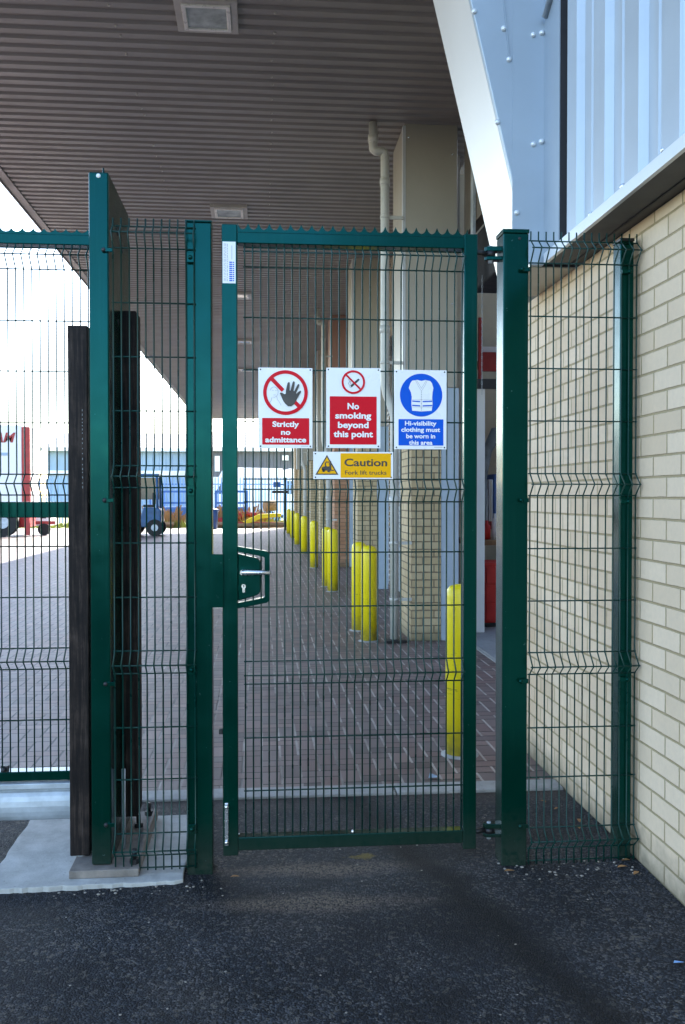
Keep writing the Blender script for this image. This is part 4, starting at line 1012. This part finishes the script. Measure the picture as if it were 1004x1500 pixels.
for xx in (2.37, 3.32): MB().box(xx, xx + 0.06, 10.28, 10.34, 0.005, 0.86).build('leg', M['timber'], wb_)
for (xx, yy, r_, h_, mt, lb) in ((2.60, 10.4, 0.045, 0.22, 'redbox', 'small red can on the bench inside the bay'), (2.70, 10.42, 0.035, 0.30, 'whitepaint', 'white bottle on the bench inside the bay'), (2.80, 10.5, 0.05, 0.18, 'black', 'black tin on the bench inside the bay')):
    tag(MB().lathe((xx, yy, 0.921), [(r_, 0), (r_, h_ * 0.7), (r_ * 0.4, h_ * 0.85), (r_ * 0.4, h_)], 14).build('bottle', M[mt]), lb, 'bottle', 'bottles on the bench')
dr = MB(); K = 14
pth = [(2.68, 10.9, 0.95), (2.69, 10.9, 1.65), (2.74, 10.95, 1.98), (2.86, 11.0, 2.18), (3.1, 11.0, 2.22), (3.4, 11.0, 1.9), (3.45, 11.0, 0.95)]
tag(MB().tube(pth, [0.03, 0.04, 0.06, 0.09, 0.10, 0.08, 0.05], 8).build('hose', M['cloth']), 'thick grey hose looped above the bench inside the bay', 'hose')
ch = MB(); z = 3.4; k = 0
while z > 2.35:
    xx = 1.99
    ch.tube([(xx + 0.006 * math.cos(a) * (1 if k % 2 else 0.2), 8.15 + 0.006 * math.cos(a) * (0.2 if k % 2 else 1), z + 0.017 * math.sin(a)) for a in [2 * math.pi * j / 8 for j in range(9)]], 0.0016, 4, False); z -= 0.029; k += 1
tag(ch.build('hoist_chain', M['galv']), 'thin steel chain of the roller shutter hanging in the open bay', 'chain')

# ------------------------------------------------------------ litter
def leaf(x, y, s_, a, lb):
    m = MB(); pts_ = [(0, -1), (0.35, -0.5), (0.45, 0), (0.3, 0.6), (0, 1.1), (-0.3, 0.6), (-0.45, 0), (-0.35, -0.5)]
    vs = [(x + s_ * (u * math.cos(a) - v * math.sin(a)), y + s_ * (u * math.sin(a) + v * math.cos(a)), 0.006 + s_ * 0.5 * abs(u)) for u, v in pts_] + [(x, y, 0.008)]
    m.add(vs, [(8, i, (i + 1) % 8) for i in range(8)], True); return tag(m.build('fallen_leaf', M['leaf']), lb, 'leaf', 'dry leaves on the asphalt')
for (x, y) in ((1.33, 4.02), (1.38, 3.86), (1.30, 4.12), (1.40, 3.30), (1.37, 3.36), (1.35, 3.78), (1.41, 3.42), (-0.10, 3.40), (0.93, 3.36)):
    leaf(x, y, random.uniform(0.013, 0.022), random.uniform(0, 6), 'small dry brown leaf lying on the asphalt at the fence line')
base = MB().lathe((0, 0, 0), [(0.55, 0), (1.0, 0.35), (0.8, 0.75), (0.35, 0.95)], 7).build('pebble', M['stone'])
lab = 'tiny pale pebble lying on the dark asphalt'
tag(base, lab, 'pebble', 'pebbles on the asphalt')
spots = []
for k in range(26): spots.append((random.uniform(-0.95, -0.2), 3.335 + random.uniform(-0.05, 0.01), random.uniform(0.003, 0.008)))
for k in range(40): spots.append((random.uniform(0.9, 1.42), random.uniform(3.30, 3.46), random.uniform(0.003, 0.008)))
for k in range(60): spots.append((random.uniform(-0.9, 1.3), random.uniform(2.3, 3.5), random.uniform(0.002, 0.005)))
for k in range(30): spots.append((random.uniform(-0.2, 1.3), random.uniform(3.6, 4.25), random.uniform(0.003, 0.006)))
for i, (x, y, s_) in enumerate(spots):
    o = base if i == 0 else base.copy()
    if i: COL.objects.link(o)
    o.location = (x, y, rz(x, y) + 0.0005); o.scale = (s_, s_ * random.uniform(0.7, 1), s_ * 0.7); o.rotation_euler = (0, 0, random.uniform(0, 6))
tag(MB().add([(0.835, 4.52, 0.004), (0.875, 4.50, 0.012), (0.885, 4.545, 0.006), (0.85, 4.56, 0.018)], [(0, 1, 2, 3)]).build('litter_scrap', M['bluewall']), 'small pale blue scrap of litter on the paving beside the hinge post', 'litter')
tag(MB().add([(1.245, 2.655, 0.003), (1.272, 2.648, 0.007), (1.280, 2.657, 0.004), (1.252, 2.664, 0.006)], [(0, 1, 2, 3)]).build('litter_scrap', M['palepal']), 'small pale blue scrap of litter on the dark asphalt near the foot of the wall', 'litter')
